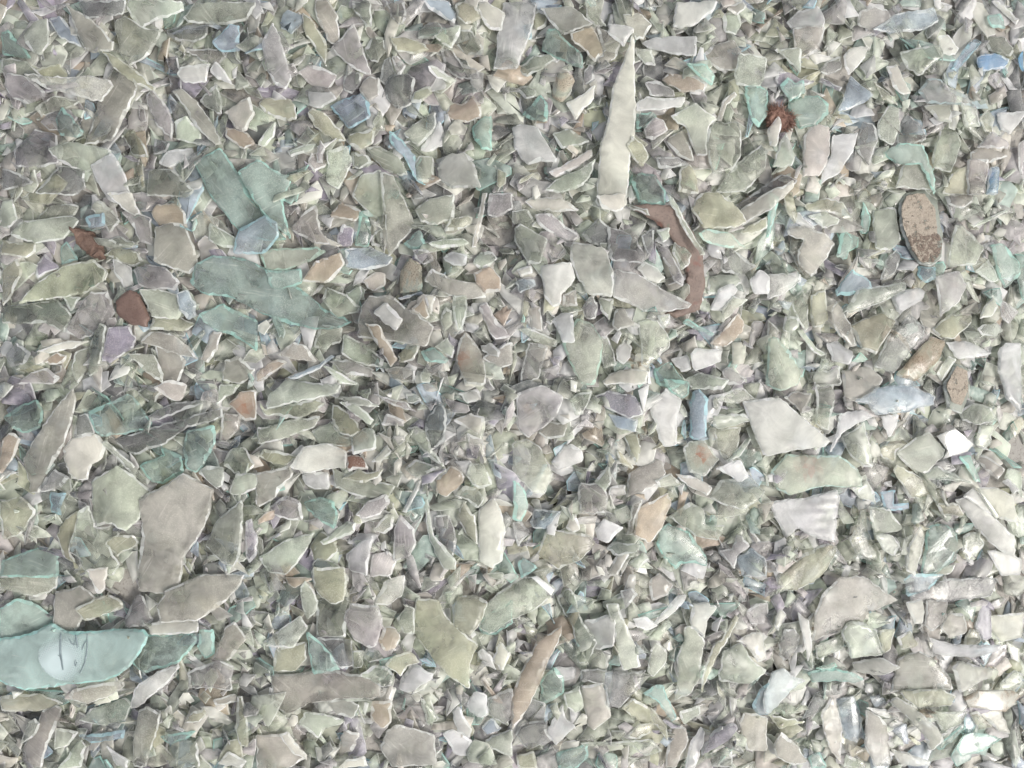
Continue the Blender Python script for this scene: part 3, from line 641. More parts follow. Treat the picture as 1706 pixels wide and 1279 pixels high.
k3|231,832 265,812 305,788 355,815 348,855 328,898 305,928 300,962 298,985 265,990 228,985 230,940 236,878|biggest brown grey slab, tall with pointed shoulders, lower left
y3|0,835 38,825 59,850 32,890 0,900|cream yellow polygon on the left edge in the lower half
g3|339,910 362,865 402,832 405,865 400,928 388,945 370,938|grey leaf-shaped shard with frosted rim right of the biggest brown grey slab
v3|405,870 415,865 424,900 422,928 410,942 404,928|
b2|82,820 115,820 100,848 102,858 82,855|
l2|62,820 88,782 118,795 105,810 75,820|
t2|0,935 45,918 75,912 98,925 98,962 0,962|broad bluish grey slab at the lower left edge under the cream polygon
p2|370,775 382,748 405,745 425,775 405,792 390,788|
p3|382,822 392,788 426,790 426,815 400,825|
o3|380,672 400,652 426,650 426,698 408,702|brownish orange tinted shard with pale rim below the sky blue sliver
g2|228,652 250,640 270,650 255,675 245,670|
k3|255,645 280,632 312,640 298,668 282,665|
p2|360,675 365,640 400,640 390,655|
k2|370,688 398,690 395,715 372,738 362,735|
p3|442,682 447,655 477,630 570,640 564,655 497,670|big grey white slab with bright face, left of centre
y2|430,670 442,682 497,670 527,665 542,672 527,685 497,698 440,692|pale yellow wavy shard under the big grey white slab
p2|427,712 477,700 534,692 527,710 477,730 427,740|pale grey slab end under the pale yellow wavy shard
y3|552,675 562,675 597,705 600,718 587,728 567,722 552,700|pale amber arrowhead with creamy rim in the lower centre left
p3|563,670 592,672 624,700 617,708 590,690|
p2|517,718 552,700 567,725 590,728 587,742 532,741|pale crescent-bellied shard behind the pale amber arrowhead
p2|583,728 607,712 624,715 628,748 587,758|
w3|482,778 504,745 547,738 577,752 577,780 547,782 510,788|large pinkish grey slab above a small white domed lump
y2|431,760 437,748 480,755 502,760 477,775 452,772|
k3|427,788 482,775 487,790 457,830 432,845 427,840|brownish streaked shard left of a small white domed lump
w3|502,790 520,785 547,788 550,815 522,815 507,805|
l3|447,845 477,825 500,838 504,868 464,862|pale brown cap-shaped chip below a small white domed lump
n2|576,758 607,760 613,782 580,785|
g2|552,780 602,800 660,808 647,830 602,828 557,812|wide olive grey shard right of a small white domed lump
y2|568,798 597,781 612,788 640,780 632,795 607,805|
t3|503,838 532,828 557,835 564,865 557,882 522,860|teal green plate with layered left edge, lower centre left
p3|533,902 550,892 577,868 594,870 590,888 540,908|
p3|431,928 470,902 522,888 512,912 477,958 447,952|pale grey wedge with white edges right of a grey leaf-shaped shard
y2|514,910 532,885 562,900 562,920 544,935 522,935|olive rounded shard above the cream bottle-neck-like piece
l3|574,925 602,902 624,890 617,920 612,960 582,952|lilac grey wing-shaped shard left of the lilac grey spindle
l2|620,922 647,918 660,935 652,960 617,960|
p3|620,882 644,855 657,858 654,878 640,890|
l3|592,858 612,835 644,822 650,838 632,858 602,865|
w3|670,852 697,800 702,800 697,818 677,855|
l3|654,935 657,878 667,855 690,882 693,905 682,928|lilac grey spindle standing upright in the lower centre
p3|706,832 712,832 722,890 760,935 760,950 737,948 714,900|long clear splinter running down right beside the brownish lilac rounded shard
l2|722,860 750,855 762,902 754,928 727,895|brownish lilac rounded shard left of a tall pale yellow spearhead
y3|760,865 772,832 792,860 797,910 777,890|tall pale yellow spearhead left of a tall white finger
g3|754,825 774,808 797,815 807,832 797,848 772,830|
w3|797,848 822,826 834,848 842,885 837,935 820,948 797,935|tall white finger-like shard standing in the lower middle
p3|678,712 692,710 710,720 720,750 742,778 714,762 682,730|clear bluish lens leaning on a dark plate, lower centre
d2|710,698 734,668 744,690 742,735 722,748 707,718|dark slate plate behind the clear bluish lens, lower centre
p3|673,782 692,765 734,778 697,798|
o2|724,798 752,775 772,788 770,808 742,830 727,820|yellow brown cube-like lump in the lower centre, right of a stick
p3|776,792 782,772 804,772 820,808 797,815|
w3|754,700 782,688 807,695 807,705 797,725|
l3|777,720 802,732 810,760 787,760|
w2|762,655 797,648 802,668 777,672|
w3|617,770 644,740 653,752 632,772|
p3|674,655 694,655 704,668 680,672|
l2|644,688 674,700 672,710 634,708|
p3|554,662 602,662 634,678 612,678 577,672|
l2|622,655 677,670 694,688 652,675|
p3|520,938 534,928 557,938 580,962 574,990 534,990 518,962|cream rounded bottle-neck-like piece at lower left of centre
l3|860,655 903,640 939,660 926,695 896,718 880,730 860,712|lilac pink pentagon with rays below the large grey green standing slab
p2|948,665 963,655 988,650 970,690 958,692|
v2|986,662 1013,650 1060,660 1073,690 1048,698 1008,678|violet grey slab left of the brilliant white pointed glint
h4|1062,650 1082,638 1080,655 1073,688 1068,670|brilliant white triangular glint pointing down, near the centre
w3|1080,678 1110,645 1136,665 1130,702 1128,742 1106,745 1093,715|tall pinkish white shard right of the brilliant pointed glint
t3|1103,630 1148,635 1150,655 1136,665 1113,650|
b3|1150,670 1156,652 1166,648 1180,662 1178,728 1163,734 1150,728|upright pale blue bar with a violet head, right of centre
p3|1187,690 1240,688 1256,700 1198,716 1187,708|pale flat bar lying right of the upright pale blue bar
p2|1188,665 1216,650 1238,645 1263,665 1228,672|
b3|1013,688 1063,698 1060,720 1028,712|
k2|896,720 913,702 946,705 940,728 910,732|
p3|853,738 876,730 898,742 923,790 906,825 888,822 866,800 853,785|large white green shard, lower centre, with slanted right side
w3|917,770 933,748 953,740 970,750 973,770 930,785|white mound-shaped shard right of the large white green one
y3|1038,722 1063,722 1068,750 1060,775 1048,750|
y3|1026,750 1033,750 1057,778 1053,782 1033,770|
g3|1138,745 1148,735 1176,734 1186,750 1200,765 1173,795 1146,785|green shard with an orange red stain below the upright pale blue bar
k2|1048,788 1093,765 1106,770 1110,790 1090,812 1043,830|broad pinkish brown slab in the lower right centre, mostly covered
p3|1089,800 1118,788 1138,808 1098,812|
w3|1124,788 1153,792 1188,812 1180,826 1148,810|
w3|1190,780 1233,765 1250,795 1236,805|
p3|1208,771 1228,750 1250,728 1253,732 1233,760|
g2|1186,718 1236,710 1230,750 1208,768 1196,750|grey brown square shard under a thin curved rod, right of centre
g2|1180,828 1200,800 1253,795 1277,820 1263,835 1238,848 1208,842|broad grey green shard left of a long pinkish slab, lower right
l3|962,820 966,805 1006,805 1013,830 1010,855 966,855|lilac square in the lower centre right of a white mound
p3|990,802 1018,770 1019,802 1008,820|
l2|1016,810 1043,808 1043,825 1013,825|
t2|853,790 873,815 880,845 868,870 853,865|
b3|883,870 890,848 936,850 910,882 888,880|
o3|1056,890 1060,848 1113,820 1120,838 1110,865 1090,900 1078,905|cream tan oval slab with pale rim, lower right of centre
k2|1043,892 1053,838 1070,830 1058,865 1056,892|
p2|1113,860 1150,835 1173,848 1176,875 1210,875 1198,902 1163,895|dull grey green flat shard beside the cream tan oval slab, lower right
y3|894,922 910,880 983,892 993,905 973,930 930,950|pale olive rectangle in the lower centre below a bluish box-like shard
w3|990,882 1006,862 1040,878 1013,905 996,898|
t3|1093,905 1098,880 1113,871 1126,878 1148,885 1180,930 1180,945 1136,940 1128,952 1106,930|bluish two-faced shell shard with pale rim, lower right of centre
w3|1013,960 1023,932 1048,914 1048,925 1028,960|
p3|1010,915 1023,902 1068,905 1060,918 1023,925|
p3|1046,938 1073,920 1083,932 1063,952|
b3|1229,932 1253,912 1276,930 1278,960 1238,962|pale blue pentagon above and left of the largest tan fan-shaped slab
l3|1199,918 1220,915 1226,890 1236,892 1250,910 1230,925 1226,950|
l3|853,870 868,868 883,885 863,912|
w3|943,880 950,858 960,855 968,882 953,890|
t3|863,935 873,928 896,945 868,965|
w3|1236,668 1279,662 1299,662 1386,735 1374,745 1279,760 1272,758 1256,722|large pinkish clouded wedge, point to the right, lower right quarter
k2|1304,662 1326,651 1356,655 1336,690|
p3|1356,705 1359,640 1392,640 1394,665 1379,718 1364,712|tall pale strip standing between a brown plate and a bluish block
b3|1419,668 1459,645 1514,640 1565,660 1562,675 1504,688 1459,692 1442,672|large bluish flat block with sharp left point, right side
w3|1396,702 1399,688 1439,682 1456,695 1419,712 1404,722 1382,755|
p3|1402,728 1439,702 1449,742 1459,778 1442,778 1419,760|pale bluish curling shard right of the large pinkish clouded wedge
w3|1466,692 1499,690 1496,710 1484,730|
p3|1489,755 1519,732 1549,718 1579,750 1576,760 1546,788 1532,792|pale green shard touching the bright white patch of glare
h4|1559,726 1589,712 1624,740 1614,752 1572,765 1579,750|blazing white patch of glare near the right edge, four sided
p2|1532,795 1562,775 1622,805 1554,800|
t3|1596,760 1619,758 1636,805 1626,802|
p3|1283,785 1309,755 1354,758 1399,758 1432,782 1442,812 1399,812 1374,810 1319,826 1294,815|large pale green grey slab with small pinkish stain, below the clouded wedge
w3|1279,835 1342,830 1396,815 1402,830 1394,905 1362,898 1329,880 1309,898 1292,865|large pinkish fan-shaped slab with fluted face, lower right
p2|1412,812 1444,800 1459,820 1464,840 1434,830|
y2|1483,782 1489,772 1509,782 1544,800 1559,820 1534,832 1519,830|olive pleated shard right of a small pale blue block
b3|1464,818 1492,815 1489,840 1519,838 1519,848 1474,850|
p3|1444,842 1484,848 1504,875 1512,885 1454,890|pale green box-like shard with a brownish face, lower right
p3|1455,890 1484,890 1502,910 1492,928 1472,918|
g3|1414,900 1434,850 1444,848 1446,885 1464,912 1472,940 1429,928|grey tall shard left of a bluish ribbed shell pair, lower right
w3|1589,832 1614,825 1694,898 1696,930 1672,920 1629,882|long pale slab with a white glint line down its middle
w3|1602,826 1624,812 1669,865 1656,860|
w3|1624,812 1662,812 1689,825 1702,872 1669,865|pale shield beside the long slab with a white glint line
t3|1544,892 1549,878 1566,872 1594,882 1606,912 1599,938 1562,955 1529,960 1539,922|large aqua ribbed dome-like shard near the right edge
p3|1508,950 1516,905 1536,875 1544,892 1539,922 1526,960|clear crescent hugging the left of the large aqua dome-like shard
p2|1524,960 1559,950 1599,938 1586,955 1559,965|
y3|1299,957 1341,922 1379,905 1396,910 1381,952 1374,960 1359,974 1327,986 1304,984 1295,968|large pale yellowish rounded slab above the largest tan fan-shaped slab
p3|1598,685 1622,670 1649,678 1662,700 1629,708 1606,700|pale faceted chip left of the bluish white bright block's lower end
p2|1629,708 1654,708 1654,740 1642,750 1626,740|
t3|1649,748 1662,745 1704,780 1692,780|
p2|1672,795 1679,780 1706,785 1706,832 1689,810|
w3|1639,915 1679,920 1706,932 1706,960 1669,960|pinkish pale slab on the right edge below the long glint-lined slab
k2|1624,762 1642,758 1676,782 1662,800|
w3|1662,800 1674,795 1689,815 1679,822|
y2|1559,838 1596,838 1609,858 1572,858|
g2|1602,892 1629,885 1642,908 1614,938 1602,920|
y2|1462,748 1474,740 1512,738 1494,752 1492,770 1469,762|
g1|0,959 95,959 92,979 60,996 0,979|
t3|0,1014 30,995 58,1006 92,1029 82,1042 50,1064 0,1074|pale aqua slab on the left edge just above the big printed blade
P4|-15,1069 42,1059 82,1042 105,1054 140,1054 190,1049 240,1048 249,1059 240,1079 215,1114 180,1132 115,1139 42,1150 15,1144 -15,1134|big aqua rimmed blade with a dotted print and black squiggle, bottom left
t2|225,1059 320,1055 328,1066 312,1089 295,1106 240,1122 220,1106|grey green slab continuing right from the big printed blade
k3|90,986 135,974 150,984 160,994 125,1052 95,1054 85,1039|brown grey ridged wedge above the big printed blade
y3|124,1013 182,989 202,1002 202,1014 172,1024 140,1036|cream yellow ridged block above the big printed blade
l3|205,1032 222,994 235,994 255,1032 240,1044 208,1045|lilac grey rounded triangle above the printed blade's right end
w3|140,949 180,944 175,982 162,990 152,969|
k3|262,1009 275,984 332,959 405,959 395,982 370,1006 330,1034 270,1036|large brownish slab slanting up right, above a grey green slab, lower left
w2|265,1036 330,1036 332,1052 250,1058 245,1042|
k2|355,1099 375,1044 390,1035 410,1066 380,1102|pinkish grey folded shard right of a small upright aqua edged pane
t3|328,1076 332,1048 355,1049 355,1092 340,1099|
p3|212,1184 225,1144 270,1114 300,1104 302,1109 272,1144 225,1182|pale pointed shard with double edge below the printed blade's right end
k3|112,1159 120,1149 175,1136 208,1134 208,1142 185,1159 142,1175 118,1169|tan grey shard tucked just under the big printed blade
p2|128,1202 150,1182 208,1164 220,1174 212,1199 175,1209|pale slanted shard below the tan grey one under the printed blade
g3|220,1229 230,1184 245,1176 270,1189 265,1212 242,1279 220,1279|upright grey green shard at the lower left, under a pale pointed one
l2|312,1119 365,1099 390,1109 385,1152 312,1146|lilac grey faceted shard right of the pale pointed one with double edge
k2|35,1249 70,1184 92,1174 105,1179 95,1209 78,1246 70,1279 45,1272|wide pinkish brown upright shard near the bottom left corner
p3|32,1242 45,1204 58,1196 68,1206 55,1229|
p2|98,1279 130,1234 140,1244 136,1279|
p2|92,1212 128,1222 112,1244 90,1249|
b2|128,1224 208,1216 205,1232 150,1239|
w3|175,1242 215,1266 212,1279 190,1276|
g3|291,1259 302,1232 328,1234 332,1279 292,1282|upright pale shard on the bottom edge, lower left, flat topped
y3|391,1164 400,1164 412,1202 415,1242 402,1239 391,1214|slender olive spike with pale rim, lower left, tip down
y3|305,1206 320,1186 342,1179 345,1192 330,1204|
w2|362,1272 380,1249 410,1269 400,1282|
w2|0,1139 35,1152 15,1159 0,1159|
y1|0,1159 65,1154 105,1172 75,1184 0,1186|
k2|355,1164 390,1156 400,1172 360,1176|
t2|265,1226 328,1216 315,1229 282,1242|
y3|521,944 574,944 578,974 572,1002 552,1009 532,996 520,979|yellowish rounded shard with wavy foot above the square olive panel
g2|527,1002 580,996 577,1062 527,1059|square olive panel behind a grey plectrum-shaped shard
l3|570,1032 582,1006 610,1009 630,1010 637,1032 627,1076 617,1083 587,1066|grey plectrum-shaped shard in the lower centre left
p3|622,1006 640,969 674,959 670,996 647,1009|pale lilac rounded shard above and right of the plectrum-shaped one
o3|630,1066 640,1044 657,1046 667,1064 660,1079 640,1084|
p3|436,1072 460,1054 500,1026 514,1046 490,1079 442,1078|pale knife-tip shard lying over an olive disc, lower left of centre
y2|454,1119 460,1079 510,1069 510,1099 492,1119|olive disc-like shard under the pale knife-tip shard
t3|510,1053 514,1052 550,1086 567,1116 537,1122 520,1125 514,1089|narrow clear bluish triangle right of the olive disc-like shard
d2|527,1062 587,1066 590,1109 567,1116 550,1084|dark grey panel between the clear bluish triangle and the plectrum-shaped shard
k2|450,1124 517,1119 567,1119 577,1122 602,1126 634,1136 632,1166 567,1166 512,1174 474,1194 457,1176|wide dim brownish grey curved slab, bottom left of centre
p3|597,1124 622,1109 642,1112 656,1129 654,1144 634,1145 622,1136|
p3|602,1102 607,1085 627,1089 637,1103 612,1110|
y2|640,1106 652,1094 682,1083 700,1104 680,1109 667,1129|
w3|663,1149 667,1132 687,1104 722,1122 720,1132 682,1156|pinkish white rounded wedge like a tooth, lower centre
y3|687,1049 694,994 730,999 747,1032 797,1079 782,1109 782,1152 752,1132 710,1082|large olive grey blade slanting down right, lower centre
y3|753,1032 760,996 792,995 812,1006 797,1046 782,1062 754,1046|yellowish square-ish block on the top of the large olive grey blade
g3|660,1032 677,1006 691,1012 690,1059 672,1056|
t2|797,1046 802,1032 832,1009 854,996 854,1039 827,1059 802,1059|grey aqua slab right of the yellowish square-ish block
w3|777,1172 790,1152 810,1159 814,1192 802,1196 782,1184|
l2|810,1162 854,1146 854,1199 840,1209 817,1192|pinkish lilac flat shard touching the long pinkish tan curved blade
k3|633,1246 644,1214 662,1204 724,1224 727,1279 652,1279|big pale brown polygon cut by the bottom edge, lower centre left
o2|617,1169 654,1166 652,1204 637,1216 617,1199|
k2|544,1166 584,1163 600,1174 587,1199 560,1192|
p3|497,1204 507,1184 537,1189 580,1206 537,1214 530,1232|pale blue white ragged shard above the bottom edge, left of centre
k2|427,1222 477,1222 510,1264 480,1282 427,1279|dull brown slab at the bottom edge left of centre
w2|464,1222 480,1218 510,1259 510,1269 484,1254|
p2|700,1159 714,1174 732,1199 712,1212|
w3|753,1184 764,1175 787,1216 782,1232 762,1222|
w2|737,1219 754,1212 787,1234 782,1262 757,1259|
p3|807,1236 854,1219 854,1262 817,1249|
b2|802,1212 820,1194 837,1214 810,1226|
k2|564,1242 574,1214 600,1219 587,1254 562,1264|
w3|562,1279 577,1264 607,1259 612,1279|
p3|500,979 507,966 520,982 530,1004 527,1019 512,1032 504,1014|
p2|587,1084 607,1084 602,1114 587,1114|
w3|794,1086 804,1079 820,1094 827,1119 807,1109|
w3|820,1099 832,1066 852,1089 837,1119|
p3|798,1022 828,989 866,964 903,959 926,982 920,996 893,1019 853,1034 816,1059 798,1046|bluish clear curved shard with a bright glossy end, lower centre
p3|928,994 948,978 958,989 970,1034 996,1069 978,1106 963,1106 956,1049 936,1014|long pale tongue-shaped strip, lower centre, leaning left
p3|1008,1004 1030,1003 1040,1034 1063,1084 1070,1114 1038,1119 1028,1084 1023,1046|tall whitish ragged sheet right of the long pale tongue-shaped strip
w2|973,1036 1013,1022 1026,1029 1023,1076 993,1084|pinkish white plate behind the long pale tongue-shaped strip
o3|853,1159 878,1102 893,1072 936,1044 936,1059 913,1104 898,1144 870,1196 853,1214|long pinkish tan curved blade in the lower centre, tip up right
w2|920,1112 960,1112 958,1132 936,1136|
t3|900,1132 923,1109 940,1129 940,1156 900,1179|pale blue green folded chip right of the long tan curved blade
d3|966,1114 1008,1116 1038,1123 1078,1119 1070,1142 1053,1159 1033,1179 1013,1179 1006,1139 966,1132|dim lilac grey wide shard behind a white upright rectangle
w3|967,1142 1003,1136 1013,1166 1020,1199 990,1220 980,1214|white upright rectangle with rounded corners, near the bottom
p3|938,1156 966,1142 973,1179 958,1189 943,1176|
w3|910,1219 938,1172 943,1199 960,1212 926,1242|pale narrow shard right of the dark violet grey chip, near the bottom
d3|858,1222 873,1202 913,1199 910,1222 923,1236 880,1254|dark violet grey chip near the bottom, left of a white upright rectangle
y3|1033,1176 1053,1159 1086,1179 1113,1212 1116,1242 1093,1209 1073,1206|straw coloured ribbed bar slanting right of the white upright rectangle
y2|1042,1226 1063,1206 1088,1206 1086,1222 1063,1232|
t3|1070,1154 1093,1142 1106,1144 1128,1196 1118,1203 1093,1166|pale blue tipped splinter below a frosted green pillar
p3|1130,1184 1166,1174 1168,1189 1140,1209|
p3|1127,1094 1140,1064 1138,1042 1150,1039 1173,1064 1168,1129 1153,1159 1126,1172 1130,1122|frosted greenish pillar standing in the lower right centre
w3|1148,1034 1153,1006 1180,1005 1198,1014 1180,1034 1173,1064 1150,1042|thick whitish square-topped shard behind the frosted greenish pillar
p3|1196,1124 1203,1084 1238,1072 1253,1099 1280,1119 1253,1142 1218,1139 1200,1136|broad pale olive rounded slab left of a blue fish-tail shard
y3|1203,1066 1228,1026 1233,1032 1216,1064 1190,1099 1166,1152 1168,1129 1186,1079|
w3|1223,1066 1253,1054 1273,1056 1278,1099 1263,1104 1240,1072|
w3|1086,1036 1128,994 1147,992 1138,1009 1093,1039|
w3|1053,1029 1076,1026 1098,1044 1078,1052 1060,1044|
k2|1080,969 1098,954 1123,974 1113,992 1086,1002|
p3|1078,1119 1083,1082 1093,1069 1113,1086 1110,1106 1090,1129|
k2|1113,1242 1123,1209 1143,1212 1148,1234 1126,1279 1108,1279|pale pinkish upright shard at the bottom, left of a white curl-edged splinter
w3|1140,1279 1148,1242 1168,1212 1176,1222 1166,1259 1158,1279|
v3|1173,1246 1190,1219 1220,1202 1230,1212 1218,1236 1170,1262|violet edged lump near the bottom, left of a pinkish slab
k2|1230,1202 1238,1184 1280,1196 1280,1254 1243,1249|pinkish slab below the blue fish-tail-shaped shard, lower right
p3|1188,1259 1220,1250 1223,1279 1186,1279|
p3|966,1234 1053,1233 1088,1233 1106,1254 1078,1266 1053,1242 973,1242|long thin pale edge lying level near the bottom centre
t2|926,1254 980,1239 980,1264 963,1282 930,1282|pale mint slab cut by the bottom edge, under the long level pale edge
y2|860,1259 890,1249 896,1282 863,1282|
b3|1253,1176 1263,1149 1280,1132 1283,1194 1263,1194|
l2|1240,1016 1263,1005 1280,1004 1280,1042 1250,1039|
d2|1033,984 1053,978 1063,989 1043,1016|
h4|1103,1074 1116,1064 1122,1082 1113,1086|
k3|1352,1069 1354,1019 1366,986 1394,959 1439,959 1474,984 1505,1004 1449,1026 1444,1039 1396,1052|largest pale tan fan-shaped slab, lower right
p3|1399,1052 1412,1034 1432,1034 1462,1049 1476,1094 1419,1099 1412,1072|pale grey block under the right side of the largest tan fan-shaped slab
g2|1356,1074 1406,1056 1409,1082 1362,1099|
w3|1422,1106 1469,1096 1499,1109 1469,1129 1429,1122|whitish curved lip under the pale grey block, lower right
w3|1329,1020 1349,1034 1354,1082 1344,1102 1338,1064|
l3|1299,1066 1306,1046 1324,1046 1334,1064 1329,1084 1309,1104 1299,1094|
q4|1272,1159 1284,1119 1306,1112 1324,1129 1345,1136 1319,1152 1296,1179 1279,1192 1272,1182|bright pale blue fish-tail-shaped shard, lower right
t3|1345,1119 1379,1112 1419,1119 1442,1132 1429,1139 1354,1139|striped turquoise shard right of the blue fish-tail-shaped one
t3|1352,1109 1389,1102 1394,1109 1379,1114|
d2|1509,989 1574,964 1624,963 1669,966 1659,996 1584,1002 1512,1002|long dark bluish slab below the large aqua dome-like shard
b3|1504,964 1514,954 1574,956 1549,984 1514,996|aqua lower lip of glass poking over a long dark bluish slab
w3|1509,1004 1539,999 1542,1019 1536,1039 1522,1039|
k2|1542,999 1582,1002 1579,1034 1552,1052 1539,1042|pinkish brown plate under the long dark bluish slab
k3|1564,1044 1582,1022 1609,1024 1614,1054 1579,1063|pinkish brown tile with pale edges, right side, lower part
w2|1636,1032 1654,1024 1706,1019 1706,1064 1669,1072|broad whitish slab at the right edge, lower part
v2|1624,1044 1639,1002 1652,1004 1656,1064 1642,1069|
y2|1606,1066 1616,1046 1632,1052 1636,1069 1606,1089|
w3|1550,1064 1594,1074 1666,1072 1664,1082 1624,1099 1559,1094|long pale horn-shaped shard with a yellow hump behind it, right side
k2|1484,1154 1496,1099 1529,1084 1552,1094 1584,1129 1589,1149 1504,1152|pinkish brown dull slab behind a cream tipped level bar
w3|1585,1114 1599,1102 1662,1119 1656,1132 1596,1154|pale cut block with slanted lower edge, right side near the bottom
y3|1500,1152 1572,1148 1594,1159 1586,1176 1529,1179 1509,1166|cream tipped level bar with frayed end, near the bottom right
h3|1606,1162 1629,1152 1689,1152 1706,1162 1679,1189 1614,1179|bright white sandy flake at the right edge near the bottom
w3|1485,1172 1496,1162 1524,1179 1562,1212 1572,1232 1552,1254 1542,1229 1512,1194|long lilac white tapering shard below the cream tipped level bar
t3|1589,1242 1602,1224 1624,1220 1679,1236 1642,1254 1599,1259|pale mint flat shard near the bottom right corner
t3|1564,1249 1599,1206 1609,1209 1589,1236 1572,1254|
w3|1366,1186 1384,1159 1392,1169 1404,1212 1404,1274 1386,1254 1372,1219|bright white oval blade near the bottom, right of a pinkish tan slab
b2|1392,1164 1424,1159 1439,1199 1429,1239 1406,1229|bluish slab between the bright white oval blade and the tall beige slab
k3|1439,1179 1464,1192 1479,1209 1489,1279 1459,1279 1439,1239|tall beige slab cut by the bottom edge, right of a bright white oval blade
k3|1286,1242 1299,1216 1329,1242 1349,1274 1324,1279 1294,1262|pinkish tan slab at the bottom, left of a bright white oval blade
p2|1554,1184 1614,1184 1604,1206 1574,1224|
y2|1616,1189 1629,1184 1659,1214 1634,1219|
w3|1629,1186 1682,1192 1702,1236 1679,1229 1649,1204|
y2|1279,1189 1344,1204 1299,1216|
p2|1409,1256 1439,1269 1442,1279 1406,1279|
t2|1346,1262 1366,1252 1379,1279 1352,1282|
w3|1486,1249 1554,1272 1552,1279 1504,1279|
p3|1679,1069 1706,1084 1706,1109 1689,1099|
y2|1464,1049 1492,1046 1486,1084 1474,1092|
y3|1492,1062 1519,1052 1532,1076 1499,1082|
w3|1289,1042 1299,1014 1312,1024 1296,1052|
p2|1664,1139 1689,1116 1706,1124 1706,1139 1672,1152|
w2|1439,1176 1479,1182 1486,1199 1464,1192|
h4|884,960 894,958 924,984 918,994|
h4|1626,812 1634,814 1668,862 1662,866|
h4|950,632 962,636 960,654 950,650|
h4|1082,612 1088,640 1078,640|
h4|1546,1068 1556,1072 1550,1082|
h4|20,1150 34,1156 22,1164|
h4|1484,620 1492,634 1482,640|
h4|1368,1100 1378,1094 1376,1108|
"""
SPECIALS = """
sandy|1497,345 1506,322 1540,312 1568,330 1575,390 1571,430 1553,443 1530,440 1512,412 1500,380|broken shard crusted with sandy brown grit, upper right|crusted_shard|shard
brown|190,500 215,481 232,490 250,530 246,545 215,540 190,522|flat reddish brown fragment with a rounded top, upper left|brown_fragment|fragment
rust|112,376 145,382 168,410 172,432 150,428 128,412|rough rust brown lump beside a whitish glossy shard, left|rust_lump|lump
brown2|1040,345 1090,342 1125,345 1150,380 1172,420 1178,470 1170,515 1130,528 1110,520 1140,510 1146,455 1120,400 1090,370|curved reddish brown band with green and red stains, right of centre|brown_band|band
fuzz|1278,180 1300,174 1322,188 1322,206 1300,216 1280,205|small fuzzy rust red clump near the top right|rust_clump|clump
sandy|1572,640 1590,605 1612,612 1620,650 1605,690 1580,680|small sandy specked lump near the right edge, halfway down|sandy_lump|lump
"""
# ---------------------------------------------------------------- the pile as a height field (pixel units)
PAD, CELL = 330.0, 2.0
X0, X1, Y0, Y1 = -W / 2 - PAD, W / 2 + PAD, -H / 2 - PAD, H / 2 + PAD
NX, NY = int((X1 - X0) / CELL), int((Y1 - Y0) / CELL)
gx = X0 + (np.arange(NX) + .5) * CELL
gy = Y0 + (np.arange(NY) + .5) * CELL
GX, GY = np.meshgrid(gx, gy)

def macro(x, y):
    z = 9 * np.sin(x / 210 + 1.1) * np.cos(y / 175 - .6) + 6 * np.sin(x / 97 - y / 130 + 2.0) + 4 * np.sin(x / 61 + y / 53)
    ca, sa = math.cos(-28 * math.pi / 180), math.sin(-28 * math.pi / 180)
    u, v = x * ca + y * sa, -x * sa + y * ca
    uu = np.clip(u, -1150, 1150)                      # a broad heap whose right flank falls away towards the sun
    return z + 95 - 0.085 * uu - .145 * 330 * np.log(np.cosh((uu + 60) / 330)) - .3e-4 * np.minimum(v * v, 6e5)
HF = macro(GX, GY)
TAKEN = np.zeros((NY, NX), bool)        # where the larger shards lie

def cells(P):
    ix0 = max(int((P[:, 0].min() - X0) / CELL) - 1, 0); ix1 = min(int((P[:, 0].max() - X0) / CELL) + 2, NX)
    iy0 = max(int((P[:, 1].min() - Y0) / CELL) - 1, 0); iy1 = min(int((P[:, 1].max() - Y0) / CELL) + 2, NY)
    if ix1 - ix0 < 1 or iy1 - iy0 < 1:
        return None
    px, py = gx[ix0:ix1][None, :], gy[iy0:iy1][:, None]
    m = np.zeros((iy1 - iy0, ix1 - ix0), bool)
    A, B = P, np.roll(P, -1, 0)
    for (ax, ay), (bx, by) in zip(A, B):
        if ay == by:
            continue
        m ^= ((ay > py) != (by > py)) & (px < (bx - ax) * (py - ay) / (by - ay) + ax)
    if m.sum() < 3:
        return None
    return (slice(iy0, iy1), slice(ix0, ix1)), m

def rest(P, t, tilt=0.08, maxs=0.35, pct=88, slope=None, record=True):
    """lay an outline on the heap: returns centre and plane (a, b, c): z = a + b dx + c dy of its underside"""
    cm = cells(P)
    if cm is None:
        return None
    sl, m = cm
    x, y, h = GX[sl][m], GY[sl][m], HF[sl][m]
    cx, cy = x.mean(), y.mean()
    dx, dy = x - cx, y - cy
    if slope is None:
        sxx, sxy, syy = (dx * dx).sum() + 30, (dx * dy).sum(), (dy * dy).sum() + 30
        hx, hy = (dx * h).sum(), (dy * h).sum()
        det = sxx * syy - sxy * sxy
        b, c = (hx * syy - hy * sxy) / det, (hy * sxx - hx * sxy) / det
        b *= .65; c *= .65
        b += rng.normal(0, tilt); c += rng.normal(0, tilt)
        q = math.hypot(b, c)
        if q > maxs:
            b *= maxs / q; c *= maxs / q
    else:
        b, c = slope
    pl = b * dx + c * dy
    k = min(int(len(h) * pct / 100), len(h) - 1)
    a = np.partition(h - pl, k)[k]
    if record:
        HF[sl][m] = np.maximum(h, a + pl + t)
    return cx, cy, a, b, c, sl, m

# ---------------------------------------------------------------- shard meshes
def area(P):
    x, y = P[:, 0], P[:, 1]
    return 0.5 * (x * np.roll(y, -1) - y * np.roll(x, -1)).sum()

